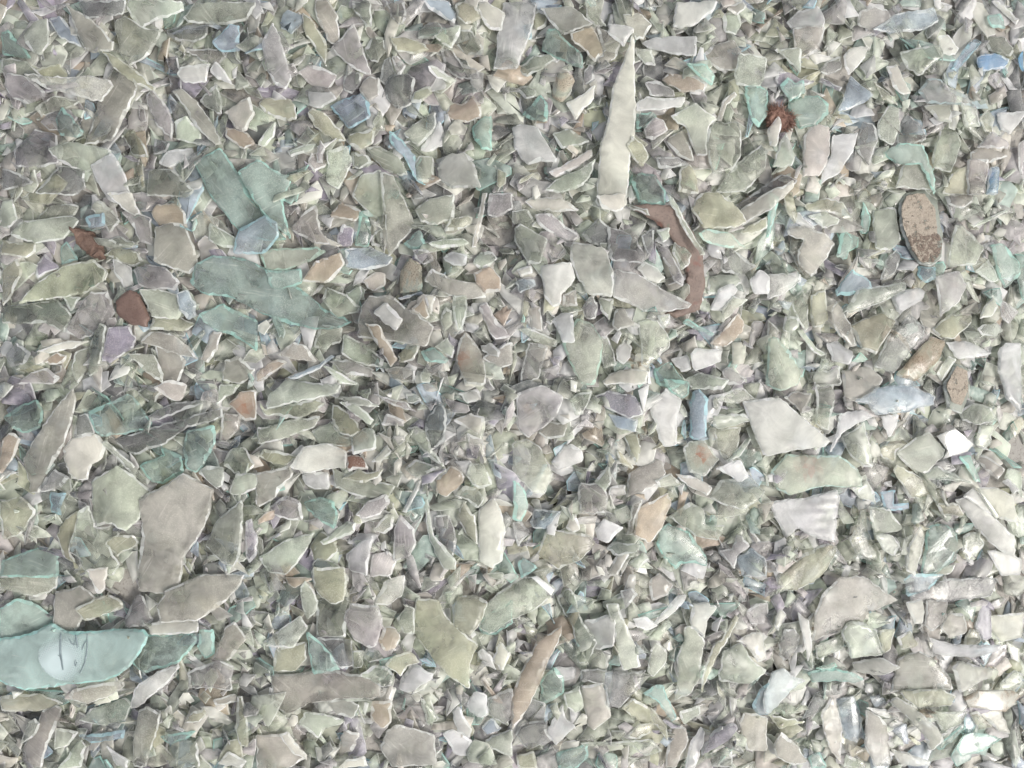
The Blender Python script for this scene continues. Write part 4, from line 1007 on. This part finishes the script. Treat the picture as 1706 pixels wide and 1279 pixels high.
def ragged(P, step, jit):
    out = []
    n = len(P)
    for i in range(n):
        a, b = P[i], P[(i + 1) % n]
        d = b - a
        L = math.hypot(*d)
        k = max(1, int(round(L / step)))
        nv = np.array([d[1], -d[0]]) / max(L, 1e-6)
        bow = rng.normal(0, 0.012) * L if step < 50 else 0.0
        for j in range(k):
            f = j / k
            o = rng.normal(0, jit) if j else rng.normal(0, jit * .6)
            q = a + d * f + nv * (o + bow * 4 * f * (1 - f))
            if j == 0 and k > 1:          # knock the corner off a little
                pa = P[i - 1]; e = pa - a; Le = math.hypot(*e)
                c = min(2.2, .12 * L, .12 * Le)
                out.append(a + e / max(Le, 1e-6) * c + rng.normal(0, jit * .5, 2))
                out.append(a + d / max(L, 1e-6) * c + rng.normal(0, jit * .5, 2))
                continue
            out.append(q)
    return np.array(out)

def inset(P, w):
    """move every vertex inwards (counter-clockwise outline) by w (per vertex)"""
    a = P - np.roll(P, 1, 0); b = np.roll(P, -1, 0) - P
    na = np.stack([-a[:, 1], a[:, 0]], 1) / np.maximum(np.linalg.norm(a, axis=1), 1e-6)[:, None]
    nb = np.stack([-b[:, 1], b[:, 0]], 1) / np.maximum(np.linalg.norm(b, axis=1), 1e-6)[:, None]
    n = na + nb
    ln = np.linalg.norm(n, axis=1)
    n = n / np.maximum(ln, .35)[:, None]
    f = 1 / np.maximum(ln / 2, .55)
    return P + n * (np.minimum(f, 1.6) * w)[:, None]

def smooth_noise(x, y, ph, wl):
    return (np.sin(x / wl + ph) * np.cos(y / (wl * .8) + 1.7 * ph) + .6 * np.sin((x * .6 + y) / (wl * .55) + 2.3 * ph)) * .6

def shard_geometry(P, cx, cy, b, c, t, col, clear, rimk='pale', curve=0.0, ribs=0.0, fine=True, warp=0.7, stain=None, deep=0.0):
    """mesh of one shard; local coordinates in pixels, the plane of its underside is z = 0.
    returns verts, faces, per-face colours (rgb + clearness), per-face smooth flag, rotation matrix"""
    nrm = Vector((-b, -c, 1)).normalized()
    M = nrm.to_track_quat('Z', 'Y').to_matrix()
    A = abs(area(P)); per = np.linalg.norm(P - np.roll(P, 1, 0), axis=1).sum()
    wid = 2 * A / per                        # about half the mean width... of a long strip
    if area(P) < 0:
        P = P[::-1]
    O = ragged(P, 60, .3) if warp < .3 else ragged(P, 7.5 if fine else 14, .75 if fine else .6)
    n = len(O)
    # ground plan -> local plane coordinates
    MI = np.array(M.inverted())
    def plane(Q):
        dx, dy = Q[:, 0] - cx, Q[:, 1] - cy
        z = b * dx + c * dy
        v = np.stack([dx, dy, z], 1) @ MI.T
        return v[:, :2]
    O = plane(O)
    bw = (np.abs(rng.normal(1.8, .7, n)) + .5) * (1 if fine else .6)
    if warp < .3:
        bw[:] = .9
    elif fine:
        for _ in range(rng.integers(1, 4)):            # a few conchoidal chips along the rim
            k = rng.integers(n); wdt = rng.integers(1, 4)
            for j in range(-wdt, wdt + 1):
                bw[(k + j) % n] += rng.uniform(1.0, 4.0) * (1 - abs(j) / (wdt + 1))
    lim = min(.42 * wid, 7)
    bw = np.minimum(bw, lim)
    if rimk == 'colour':
        bw = np.minimum(bw * 1.35, lim)
    I = inset(O, bw)
    Bt = inset(O, np.full(n, min(.9, .2 * wid)) * rng.uniform(.4, 1.6, n))
    mid = t * rng.uniform(.35, .7, n)
    # long axis
    cc = O - O.mean(0)
    ev, evec = np.linalg.eigh(cc.T @ cc)
    ax, pv = evec[:, 1], evec[:, 0]
    half = max(np.abs(cc @ pv).max(), 1)
    ph = rng.uniform(0, 9)
    cen = O.mean(0)
    def bend(Q):
        v = (Q - cen) @ pv
        return -curve * (v / half) ** 2
    def top(Q):
        z = t + warp * smooth_noise(Q[:, 0], Q[:, 1], ph, 17)
        if ribs:
            u = (Q - cen) @ pv
            z = z + ribs * np.sin(u / 2.9 + ph + 1.3 * np.sin((Q[:, 0] + Q[:, 1]) / 37 + ph)) * (.4 + .6 * np.sin(u / 11 + 2 * ph) ** 2)
        return z + bend(Q)
    vs = [np.column_stack([Bt, bend(Bt)]), np.column_stack([O, mid + bend(O)]), np.column_stack([I, top(I)])]
    faces, cols, smo = [], [], []
    col = np.asarray(col)
    if rimk == 'colour':
        rim = np.clip(col * np.array([.80, 1.10, 1.07]) + .06, 0, .9); rclear = clear * .45
    else:
        rim = col + (np.array([.91, .94, .91]) - col) * (.85 if fine else .55); rclear = clear * (.35 if fine else .6)  # pale fracture rim, with the edge-lit glow put into its colour
    side = col * .75 + .21
    def add(f, cl, k, s):
        faces.append(f); cols.append((cl[0], cl[1], cl[2], k)); smo.append(s)
    add(list(range(n - 1, -1, -1)), col, .90 if clear > .15 else clear, False)
    for i in range(n):
        j = (i + 1) % n
        add([i, j, n + j, n + i], side, clear * .75, False)
        g = rng.uniform(.88, 1.1)
        w = min(max(.74 + .6 * math.sin(i * .55 + ph * 3) * math.sin(i * .23 + ph) + rng.normal(0, .18), .0), 1)     # rim brightness in the colour comes and goes along the edge
        add([n + i, n + j, 2 * n + j, 2 * n + i], np.clip((col + (rim - col) * w) * g, 0, .92), clear + (rclear - clear) * w, False)
    if fine:
        sp = 4.5 if ribs else 11.0
        mn, mxx = I.min(0), I.max(0)
        qx, qy = np.meshgrid(np.arange(mn[0] + sp / 2, mxx[0], sp), np.arange(mn[1] + sp / 2, mxx[1], sp))
        Q = np.column_stack([qx.ravel(), qy.ravel()])
        Q = Q + rng.uniform(-.3, .3, Q.shape) * sp
        inp = [Vector(p) for p in I] + [Vector(q) for q in Q]
        V2, E2, F2, ov, oe, of = delaunay_2d_cdt(inp, [(i, (i + 1) % n) for i in range(n)], [list(range(n))], 1, 1e-4)
        V2 = np.array([(p[0], p[1]) for p in V2])
        mp, extra = {}, []
        for k, o_ in enumerate(ov):
            r = [q for q in o_ if q < n]
            if r:
                mp[k] = 2 * n + r[0]
            else:
                mp[k] = 3 * n + len(extra); extra.append(V2[k])
        if extra:
            ex = np.array(extra)
            vs.append(np.column_stack([ex, top(ex)]))
        allv = np.vstack(vs)
        for f in F2:
            ff = [mp[k] for k in f]
            if len(set(ff)) < 3:
                continue
            cl, kk = col, clear
            if stain is not None:
                q = allv[ff, :2].mean(0) - cen - stain[1]
                w = math.exp(-(q @ q) / (stain[2] ** 2)) * rng.uniform(.5, 1.2)
                w = min(w, .85)
                cl = col + (np.array(stain[0]) - col) * w; kk = clear * (1 - .6 * w)
            add(ff, cl, kk, True)
    else:
        ce = I.mean(0)[None]
        vs.append(np.column_stack([ce, top(ce) + rng.normal(0, .6)]))
        for i in range(n):
            add([2 * n + i, 2 * n + (i + 1) % n, 3 * n], col, clear, True)
    Vl = np.vstack(vs)
    th, of = rng.uniform(0, math.pi), rng.uniform(-3, 3, 3)
    if rng.random() < .6: th = -math.atan2(pv[1], pv[0]) + rng.normal(0, .25)
    gr = np.column_stack([Vl[:, 0] * math.cos(th) - Vl[:, 1] * math.sin(th), Vl[:, 0] * math.sin(th) + Vl[:, 1] * math.cos(th), Vl[:, 2]]) * S + of
    return Vl, faces, cols, smo, M, gr

def make_mesh(name, V, faces, cols, smo, mats, grain=None, mi=None):
    me = bpy.data.meshes.new(name)
    nl = np.array([len(f) for f in faces], np.int32)
    flat = np.concatenate([np.asarray(f, np.int32) for f in faces])
    me.vertices.add(len(V)); me.vertices.foreach_set('co', np.asarray(V, np.float32).ravel())
    me.loops.add(len(flat)); me.loops.foreach_set('vertex_index', flat)
    me.polygons.add(len(nl))
    st = np.zeros(len(nl), np.int32); st[1:] = np.cumsum(nl)[:-1]
    me.polygons.foreach_set('loop_start', st); me.polygons.foreach_set('loop_total', nl)
    me.polygons.foreach_set('use_smooth', np.asarray(smo, bool))
    me.update(calc_edges=True)
    if cols is not None:
        at = me.color_attributes.new('tint', 'FLOAT_COLOR', 'CORNER')
        at.data.foreach_set('color', np.repeat(np.asarray(cols, np.float32), nl, axis=0).ravel())
    if grain is not None:
        ga = me.attributes.new('grain', 'FLOAT_VECTOR', 'POINT')
        ga.data.foreach_set('vector', np.asarray(grain, np.float32).ravel())
    for m in (mats if isinstance(mats, (list, tuple)) else [mats]):
        me.materials.append(m)
    if mi is not None:
        me.polygons.foreach_set('material_index', np.asarray(mi, np.int32))
    me.validate()
    return me

def link(name, me, loc=(0, 0, 0), M=None, parent=None):
    o = bpy.data.objects.new(name, me)
    scene.collection.objects.link(o)
    if parent is not None:
        o.parent = parent
        o.location = loc
    else:
        o.location = loc
        if M is not None:
            o.rotation_euler = M.to_euler()
    return o

def tag(o, label, cat, group=None, kind=None):
    o['label'] = label; o['category'] = cat
    if group: o['group'] = group
    if kind: o['kind'] = kind

def colour_of(code):
    c = PAL[code].copy()
    g = c @ np.array([.3, .6, .1])
    c = (g + (c - g) * SATU.get(code, .9)) * GAIN.get(code, 1.62)
    c = c * np.exp(rng.normal(0, .075)) * np.exp(rng.normal(0, .012, 3)) * np.array([1.0, .998, .962])
    return np.clip(c, .02, .86)

SATU = {'o': .36, 't': .40, 'B': .65, 'b': .6, 'q': .75, 'P': .5, 'n': .8, 'y': .5, 'k': .32, 'l': .8, 'v': .6, 'g': .8}
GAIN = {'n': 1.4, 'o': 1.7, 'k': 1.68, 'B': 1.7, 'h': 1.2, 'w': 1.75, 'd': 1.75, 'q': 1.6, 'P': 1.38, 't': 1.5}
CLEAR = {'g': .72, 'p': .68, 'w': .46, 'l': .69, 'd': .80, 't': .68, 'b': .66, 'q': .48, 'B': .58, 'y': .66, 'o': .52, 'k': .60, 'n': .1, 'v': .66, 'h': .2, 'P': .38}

# ground plan of a photographed outline at height z: the camera looks straight down from D over the mean surface
def to_plan(pts, z):
    P = np.array([(x - W / 2, H / 2 - y) for x, y in pts], float)
    return P * ((D + ZR - z) / D)

# the loose fill goes into one mesh
FV, FF, FC, FS = [], [], [], []
fcount = [0]
FG = []
FMI = []
def fill_add(V, faces, cols, smo, M, gr, loc, mi=0):
    FG.append(gr)
    Vw = (V @ np.array(M).T + np.array(loc)) * S
    FV.append(Vw)
    o = fcount[0]
    FF.extend([[i + o for i in f] for f in faces])
    FMI.extend([mi] * len(faces))
    FC.extend(cols); FS.extend(smo)
    fcount[0] += len(V)

FILL_MIX = {'g': 8, 'p': 12, 'w': 9, 'l': 8, 'd': 3, 't': 3, 'y': 2, 'b': 2, 'k': 3, 'v': 2, 'o': 1}      # how often each tint turns up
FILL_KIND = [k for k, n in FILL_MIX.items() for _ in range(n)]
def random_outline(size, asp):
    k = rng.integers(4, 8)
    a = np.sort(rng.uniform(0, 2 * math.pi, k) * .45 + np.arange(k) / k * 2 * math.pi)
    r = rng.uniform(.7, 1.15, k)
    P = np.column_stack([np.cos(a) * r * asp ** .5, np.sin(a) * r / asp ** .5]) * size
    th = rng.uniform(0, math.pi)
    return P @ np.array([[math.cos(th), -math.sin(th)], [math.sin(th), math.cos(th)]])

def filler(x, y, size, asp, t, tilt, maxs, pct=85, clr=1.0):
    P = random_outline(size, asp) + (x, y)
    r = rest(P, t, tilt, maxs, pct)
    if r is None:
        return
    cx, cy, a, b, c = r[:5]
    code = FILL_KIND[rng.integers(len(FILL_KIND))]
    col = colour_of(code)
    g = shard_geometry(P, cx, cy, b, c, t, col, CLEAR[code] * .95 * clr, 'colour' if code in 'tbB' and rng.random() < .6 else 'pale', fine=False)
    fill_add(*g, (cx, cy, a))

def scatter(nr, lo, hi, t0, t1, tilt, maxs, asp_hi, avoid=False, inner=False, pct=85, clr=1.0):
    done = tries = 0
    px, py = (W / 2 + 30, H / 2 + 30) if inner else (W / 2 + PAD - 20, H / 2 + PAD - 20)
    while done < nr and tries < nr * 12:
        tries += 1
        x, y = rng.uniform(-px, px), rng.uniform(-py, py)
        size = math.exp(rng.uniform(math.log(lo), math.log(hi)))
        asp = rng.uniform(1, asp_hi) if rng.random() < .6 else rng.uniform(1, 1.8)
        if avoid:
            ix, iy = int((x - X0) / CELL), int((y - Y0) / CELL)
            k = max(1, int(size * .8 / CELL))
            win = TAKEN[max(iy - k, 0):iy + k + 1, max(ix - k, 0):ix + k + 1]
            if win.size == 0 or win.mean() > avoid or TAKEN[min(iy, NY - 1), min(ix, NX - 1)]:
                continue
        filler(x, y, size, asp, rng.uniform(t0, t1), tilt, maxs, pct, clr)
        done += 1

# ---------------------------------------------------------------- read the outlines
RIB = ('rib', 'ridged', 'fluted', 'pleated', 'striped', 'layered', 'grooved', 'rays', 'streaked', 'frayed')
CURV = ('curved', 'dome', 'rounded', 'shell', 'bottle', 'curl', 'lens', 'cupped', 'bowl', 'boat', 'arched', 'mound', 'hump', 'lump', 'block of crumpled')
GRITW = ('sandy', 'pitted', 'crusty', 'speck', 'gritty', 'dirty')
STAINW = {'orange red stain': (.40, .13, .06), 'rust specks': (.33, .17, .08), 'pinkish stain': (.50, .36, .30), 'orange tinted': (.40, .20, .12),
          'rust tinged': (.33, .17, .11), 'tan spot': (.4, .27, .15), 'pink lilac': (.3, .2, .2)}
shards = []
for line in OUTLINES.strip().split('\n'):
    code, pts, label = line.split('|')
    pts = [tuple(map(float, p.split(','))) for p in pts.split()]
    shards.append((int(code[1]), code[0], pts, label))
specials = []
for line in SPECIALS.strip().split('\n'):
    kind, pts, label, name, cat = line.split('|')
    specials.append((kind, [tuple(map(float, p.split(','))) for p in pts.split()], label, name, cat))

REL = r'( right of | left of | below | beside | above | under | behind | between | beneath | touching | lying | leaning | laid | just | in the | at the | on the | near | over | next | standing | tucked | hugging | poking | peeping |, )'
GROUP = 'loose shards of broken glass in the pile'
h_level = [0.0]

def lay_outline(pts, t, tilt, maxs, pct, slope=None, off=None):
    z = ZR
    for _ in range(3):
        P = to_plan(pts, z)
        r = rest(P, t, tilt, maxs, pct, slope, record=False)
        if r is None:
            return None
        z = r[2] + t
        slope = (r[3], r[4])
        if off is not None:
            ex, ey = slope[0] - off[0], slope[1] - off[1]
            q = math.hypot(ex, ey)
            if q < .11:
                slope = (off[0] + ex / max(q, 1e-4) * .11, off[1] + ey / max(q, 1e-4) * .11)
            off = None
    P = to_plan(pts, z)
    r = rest(P, t, 0, maxs, pct, slope)
    if r is None:
        return None
    TAKEN[r[5]] |= r[6]
    return P, r

def lay_shard(lv, code, pts, label):
    low = re.split(REL, label.lower())[0]
    A = abs(area(np.array(pts)))
    t = float(np.clip(2.6 + A ** .5 * .022 + rng.normal(0, .6), 2.4, 6.5))
    if 'thick' in low or 'block' in low or 'chunk' in low: t += 2.5
    if 'lump' in low: t += 4
    slope = off = None
    mat = M_GLASS
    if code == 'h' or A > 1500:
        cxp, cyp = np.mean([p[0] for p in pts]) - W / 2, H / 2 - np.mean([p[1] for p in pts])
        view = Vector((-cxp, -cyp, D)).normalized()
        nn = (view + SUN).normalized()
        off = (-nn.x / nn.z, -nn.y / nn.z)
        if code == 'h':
            slope, off, mat = off, None, M_SHINE  # tilted to mirror the sun; the added slivers are there for their glint
    got = lay_outline(pts, t, 0.035 if A > 2500 else .065, .16 if A > 2500 else .24, 92 if lv < 3 else 96, slope, off)
    if got is None:
        return
    P, r = got
    cx, cy, a, b, c = r[:5]
    col = colour_of(code)
    ribs = .38 if any(k in low for k in RIB) and 'yellow rimmed' not in low else 0.0
    if any(low.startswith(k) or (' ' + k) in low for k in CURV):
        curve = rng.uniform(4, 9)
    else:
        curve = rng.choice([0, 0, rng.uniform(-1.5, 3)])
    if code == 'h': curve = 0
    head = low
    if any(k in head for k in GRITW): mat = M_GRIT
    stain = None
    for k, v in STAINW.items():
        if k in head:
            stain = (v, rng.normal(0, .12, 2) * A ** .5, .28 * A ** .5)
    rimk = 'colour' if code in 'tP' or (code in 'bB' and rng.random() < .5) or 'green' in head and rng.random() < .25 else 'pale'
    clear = CLEAR[code] * rng.uniform(.78, 1.1)
    if code in 'gpldtbv' and rng.random() < .32:       # cleaner pieces: the glass beneath shows through
        clear = min(clear * 1.25, .93)
    V, faces, cols, smo, M, gr = shard_geometry(P, cx, cy, b, c, t, col, clear, rimk, curve, ribs, True, .15 if code == 'h' else .7, stain)
    if label:
        me = make_mesh('glass_shard', V * S, faces, cols, smo, mat, gr)
        o = link('glass_shard', me, (cx * S, cy * S, a * S), M)
        tag(o, label, 'glass shard', GROUP)
        return o, t, (cx, cy, a, b, c), M
    fill_add(V, faces, cols, smo, M, gr, (cx, cy, a), 1 if code == 'h' else 2)

def child_patch(parent_frame, pts, lift, name, mat, parent, bumpy=0.0, attr=None, step=4.0):
    """a thin sheet or crust laid on the upper face of a shard"""
    (cx, cy, a, b, c), M = parent_frame
    P = to_plan(pts, a + 6)
    if area(P) < 0: P = P[::-1]
    MI = np.array(M.inverted())
    P = ragged(P, step * 1.3, .5 if bumpy else .05)
    dx, dy = P[:, 0] - cx, P[:, 1] - cy
    Q = (np.stack([dx, dy, b * dx + c * dy], 1) @ MI.T)[:, :2]
    n = len(Q)
    mn, mx = Q.min(0), Q.max(0)
    qx, qy = np.meshgrid(np.arange(mn[0] + 1, mx[0], step), np.arange(mn[1] + 1, mx[1], step))
    G = np.column_stack([qx.ravel(), qy.ravel()]) + rng.uniform(-.3, .3, (qx.size, 2)) * step
    V2, E2, F2, ov, oe, of = delaunay_2d_cdt([Vector(p) for p in Q] + [Vector(g) for g in G], [(i, (i + 1) % n) for i in range(n)], [list(range(n))], 1, 1e-4)
    V2 = np.array([(p[0], p[1]) for p in V2])
    edge = np.array([any(q < n for q in o_) for o_ in ov])
    z = np.full(len(V2), lift) + np.where(edge, 0, np.abs(rng.normal(0, 1, len(V2))) * bumpy)
    nv = len(V2)
    V = np.vstack([np.column_stack([V2, z]), np.column_stack([V2, np.full(nv, lift - .45)])])
    faces = [list(f) for f in F2] + [[k + nv for k in reversed(f)] for f in F2]
    rimidx = {}
    for k, o_ in enumerate(ov):
        for q in o_:
            if q < n: rimidx[q] = k
    for i in range(n):
        if i in rimidx and (i + 1) % n in rimidx:
            p, q = rimidx[i], rimidx[(i + 1) % n]
            if p != q: faces.append([q, p, p + nv, q + nv])
    me = make_mesh(name, V * S, faces, None, [bumpy == 0] * len(faces), mat)
    if attr is not None:
        vec = attr(V2)
        aa = me.attributes.new('print_place', 'FLOAT_VECTOR', 'POINT')
        aa.data.foreach_set('vector', np.vstack([vec, vec]).astype(np.float32).ravel())
    return link(name, me, (0, 0, 0), None, parent)

# ---------------------------------------------------------------- build the pile, lowest first
scatter(3600, 20, 52, 3, 5, .07, .22, 2.6, pct=66, clr=.4)
scatter(3600, 16, 44, 2, 4, .08, .24, 3.2, pct=72, clr=.9)
scatter(2600, 14, 36, 2, 4, .09, .26, 3.4, inner=True, pct=78)
bylevel = {}
for i, s in enumerate(shards):
    bylevel.setdefault(s[0], []).append(s)
for s in bylevel.get(1, []):
    lay_shard(*s)
def lay_special(kind, pts, label, name, cat):
    if kind in ('sandy', 'brown', 'brown2'):
        t = 7.0
        P, r = lay_outline(pts, t, .05, .2, 90)
        cx, cy, a, b, c = r[:5]
        col = PAL['p'] if kind == 'sandy' else PAL['n']
        V, faces, cols, smo, M, gr = shard_geometry(P, cx, cy, b, c, t, col, .3, 'pale', 3.0 if kind != 'brown2' else 0)
        me = make_mesh(name, V * S, faces, cols, smo, {'sandy': M_GLASS, 'brown': M_BROWN, 'brown2': M_BAND}[kind], gr)
        o = link(name, me, (cx * S, cy * S, a * S), M)
        tag(o, label, cat)
        if kind == 'sandy':
            q = np.array(pts); m = q.mean(0)
            child_patch(((cx, cy, a, b, c), M), [tuple(m + (p - m) * f) for p, f in zip(q, (.97, .92, .86, .70, .66, .70, .90, .95, .97, .97, .95))], t + .7, 'sand_crust', M_CRUST, o, bumpy=.45, step=2.6)
            if label.startswith('broken'):
                for d in ([(1508, 396), (1520, 388), (1540, 392), (1562, 388), (1570, 402), (1566, 424), (1552, 438), (1534, 438), (1516, 420)],):
                    child_patch(((cx, cy, a, b, c), M), d, t + 1.25, 'dark_grit', M_GRITDARK, o, bumpy=.5, step=2.0)
    else:
        t = 16.0 if kind == 'rust' else 9.0
        P, r = lay_outline(pts, t, .03, .15, 85)
        cx, cy, a, b, c = r[:5]
        V, faces, cols, smo, M, gr = shard_geometry(P, cx, cy, b, c, t, PAL['n'], 0, warp=3.0, curve=7)
        V = V + rng.normal(0, 1.1, V.shape)
        if kind == 'fuzz':                                # short stiff fibres all over the core
            V2, F2 = [V], list(faces); n0 = len(V)
            tops = V[V[:, 2] > t * .3]
            for _ in range(900):
                p = tops[rng.integers(len(tops))] + rng.normal(0, 2.2, 3)
                d = (p - np.array([0, 0, t * .2])); d = d / (np.linalg.norm(d) + 1e-6) + rng.normal(0, .7, 3)
                d = d / np.linalg.norm(d) * rng.uniform(4, 11); d[2] = abs(d[2]) * .7
                s = np.cross(d, rng.normal(0, 1, 3)); s = s / (np.linalg.norm(s) + 1e-6) * .38
                k = n0
                V2.append(np.array([p - s, p + s, p + d * .55 + s * .8 + rng.normal(0, .5, 3), p + d])); n0 += 4
                F2 += [[k, k + 1, k + 2], [k, k + 2, k + 3]]
            V = np.vstack(V2); faces = F2
        me = make_mesh(name, V * S, faces, None, [False] * len(faces), M_FUZZ if kind == 'fuzz' else M_RUST)
        o = link(name, me, (cx * S, cy * S, a * S), M)
        tag(o, label, cat)

sp = {s[0] + str(i): s for i, s in enumerate(specials)}
for k, s in sp.items():
    if s[0] == 'brown2': lay_special(*s)
scatter(420, 12, 28, 2, 4, .11, .32, 3.2, avoid=.16, inner=True)
for s in bylevel.get(2, []):
    lay_shard(*s)
scatter(300, 10, 24, 2, 4, .11, .32, 3.4, avoid=.10, inner=True)
for k, s in sp.items():
    if s[0] != 'brown2': lay_special(*s)
printed = None
for lv in (3, 4):
    for s in bylevel.get(lv, []):
        got = lay_shard(*s)
        if s[1] == 'P': printed = got
scatter(420, 8, 17, 2, 3.5, .13, .36, 3.6, avoid=.10, inner=True)
# crumbs lying on top of the larger pieces
scatter(90, 2.2, 5.5, 2, 4, .2, .5, 3.0, inner=True)

# the print on the big blade
if printed:
    o, t, fr, M = printed
    oc = (121, 1091); rx, ry = 58, 42
    ring = [(oc[0] + rx * math.cos(q) , oc[1] + ry * math.sin(q)) for q in np.linspace(0, 2 * math.pi, 40)[:-1]]
    ring = [(x, max(y, 1055 + (0 if x > 105 else (105 - x) * .05))) for x, y in ring]
    cen = to_plan([oc], fr[2] + 6)[0]
    loc = np.array([cen[0] - fr[0], cen[1] - fr[1]])
    child_patch((fr, M), ring, t + 1.5, 'dotted_print', M_PRINT, o, attr=lambda q: np.column_stack([(q[:, 0] - loc[0]) / rx, (q[:, 1] - loc[1]) / ry, np.zeros(len(q))]))
    def ribbon(line, w):
        line = np.array(line, float)
        d = np.gradient(line, axis=0); nn = np.column_stack([-d[:, 1], d[:, 0]]) / np.maximum(np.linalg.norm(d, axis=1), 1e-6)[:, None]
        ww = (w * (.45 + .55 * np.sin(np.linspace(.25, math.pi - .25, len(line)))))[:, None] if np.isscalar(w) else np.array(w)[:, None]
        return [tuple(p) for p in np.vstack([line + nn * ww, (line - nn * ww)[::-1]])]
    k = 260 / 1706.0
    for line, w in (([(655, 180), (662, 290), (668, 380), (690, 470), (712, 560)], 1.9),
                    ([(955, 180), (968, 300), (965, 400), (950, 490), (905, 590)], 1.1),
                    ([(825, 190), (840, 250), (862, 330)], 1.6),
                    ([(752, 235), (790, 285), (825, 300), (815, 250)], .8),
                    ([(950, 250), (925, 300), (908, 350)], .8),
                    ([(845, 450), (835, 490), (855, 520), (863, 475)], .8),
                    ([(640, 405), (665, 420), (690, 470)], .7)):
        ln = [(x * k, 1030 + y * k) for x, y in line]
        ts = np.linspace(0, len(ln) - 1, 12)
        xs = np.interp(ts, range(len(ln)), [p[0] for p in ln]); ys = np.interp(ts, range(len(ln)), [p[1] for p in ln])
        child_patch((fr, M), ribbon(list(zip(xs, ys)), w), t + 2.0, 'ink_line', M_INK, o, step=3.0)

me = make_mesh('small_glass_shards', np.vstack(FV), FF, FC, FS, [M_FILL, M_SHINE, M_GLASS], np.vstack(FG), FMI)
o = link('small_glass_shards', me)
tag(o, 'mass of small pale glass splinters filling every gap between the larger shards', 'glass shards', None, 'stuff')

# the ground under the pile: one uneven sheet that runs on flat beyond it
n = 60
xs = np.concatenate([[-6000], np.linspace(X0, X1, n), [6000]]); ys = np.concatenate([[-6000], np.linspace(Y0, Y1, n), [6000]])
gxx, gyy = np.meshgrid(xs, ys)
zz = macro(gxx, gyy) - 1.5
inside = (np.abs(gxx) < X1 + 1) & (np.abs(gyy) < Y1 + 1)
zz = np.where(inside, zz, -2)
V = np.column_stack([gxx.ravel(), gyy.ravel(), zz.ravel()]) * S
nx = len(xs)
faces = [[j * nx + i, j * nx + i + 1, (j + 1) * nx + i + 1, (j + 1) * nx + i] for j in range(len(ys) - 1) for i in range(nx - 1)]
g = link('ground', make_mesh('ground', V, faces, None, [True] * len(faces), M_SOIL))
g['kind'] = 'structure'
g['label'] = 'dull grey dirt under the pile of broken glass'
print('pile mean', HF[200:-200, 200:-200].mean(), 'faces', len(FF))
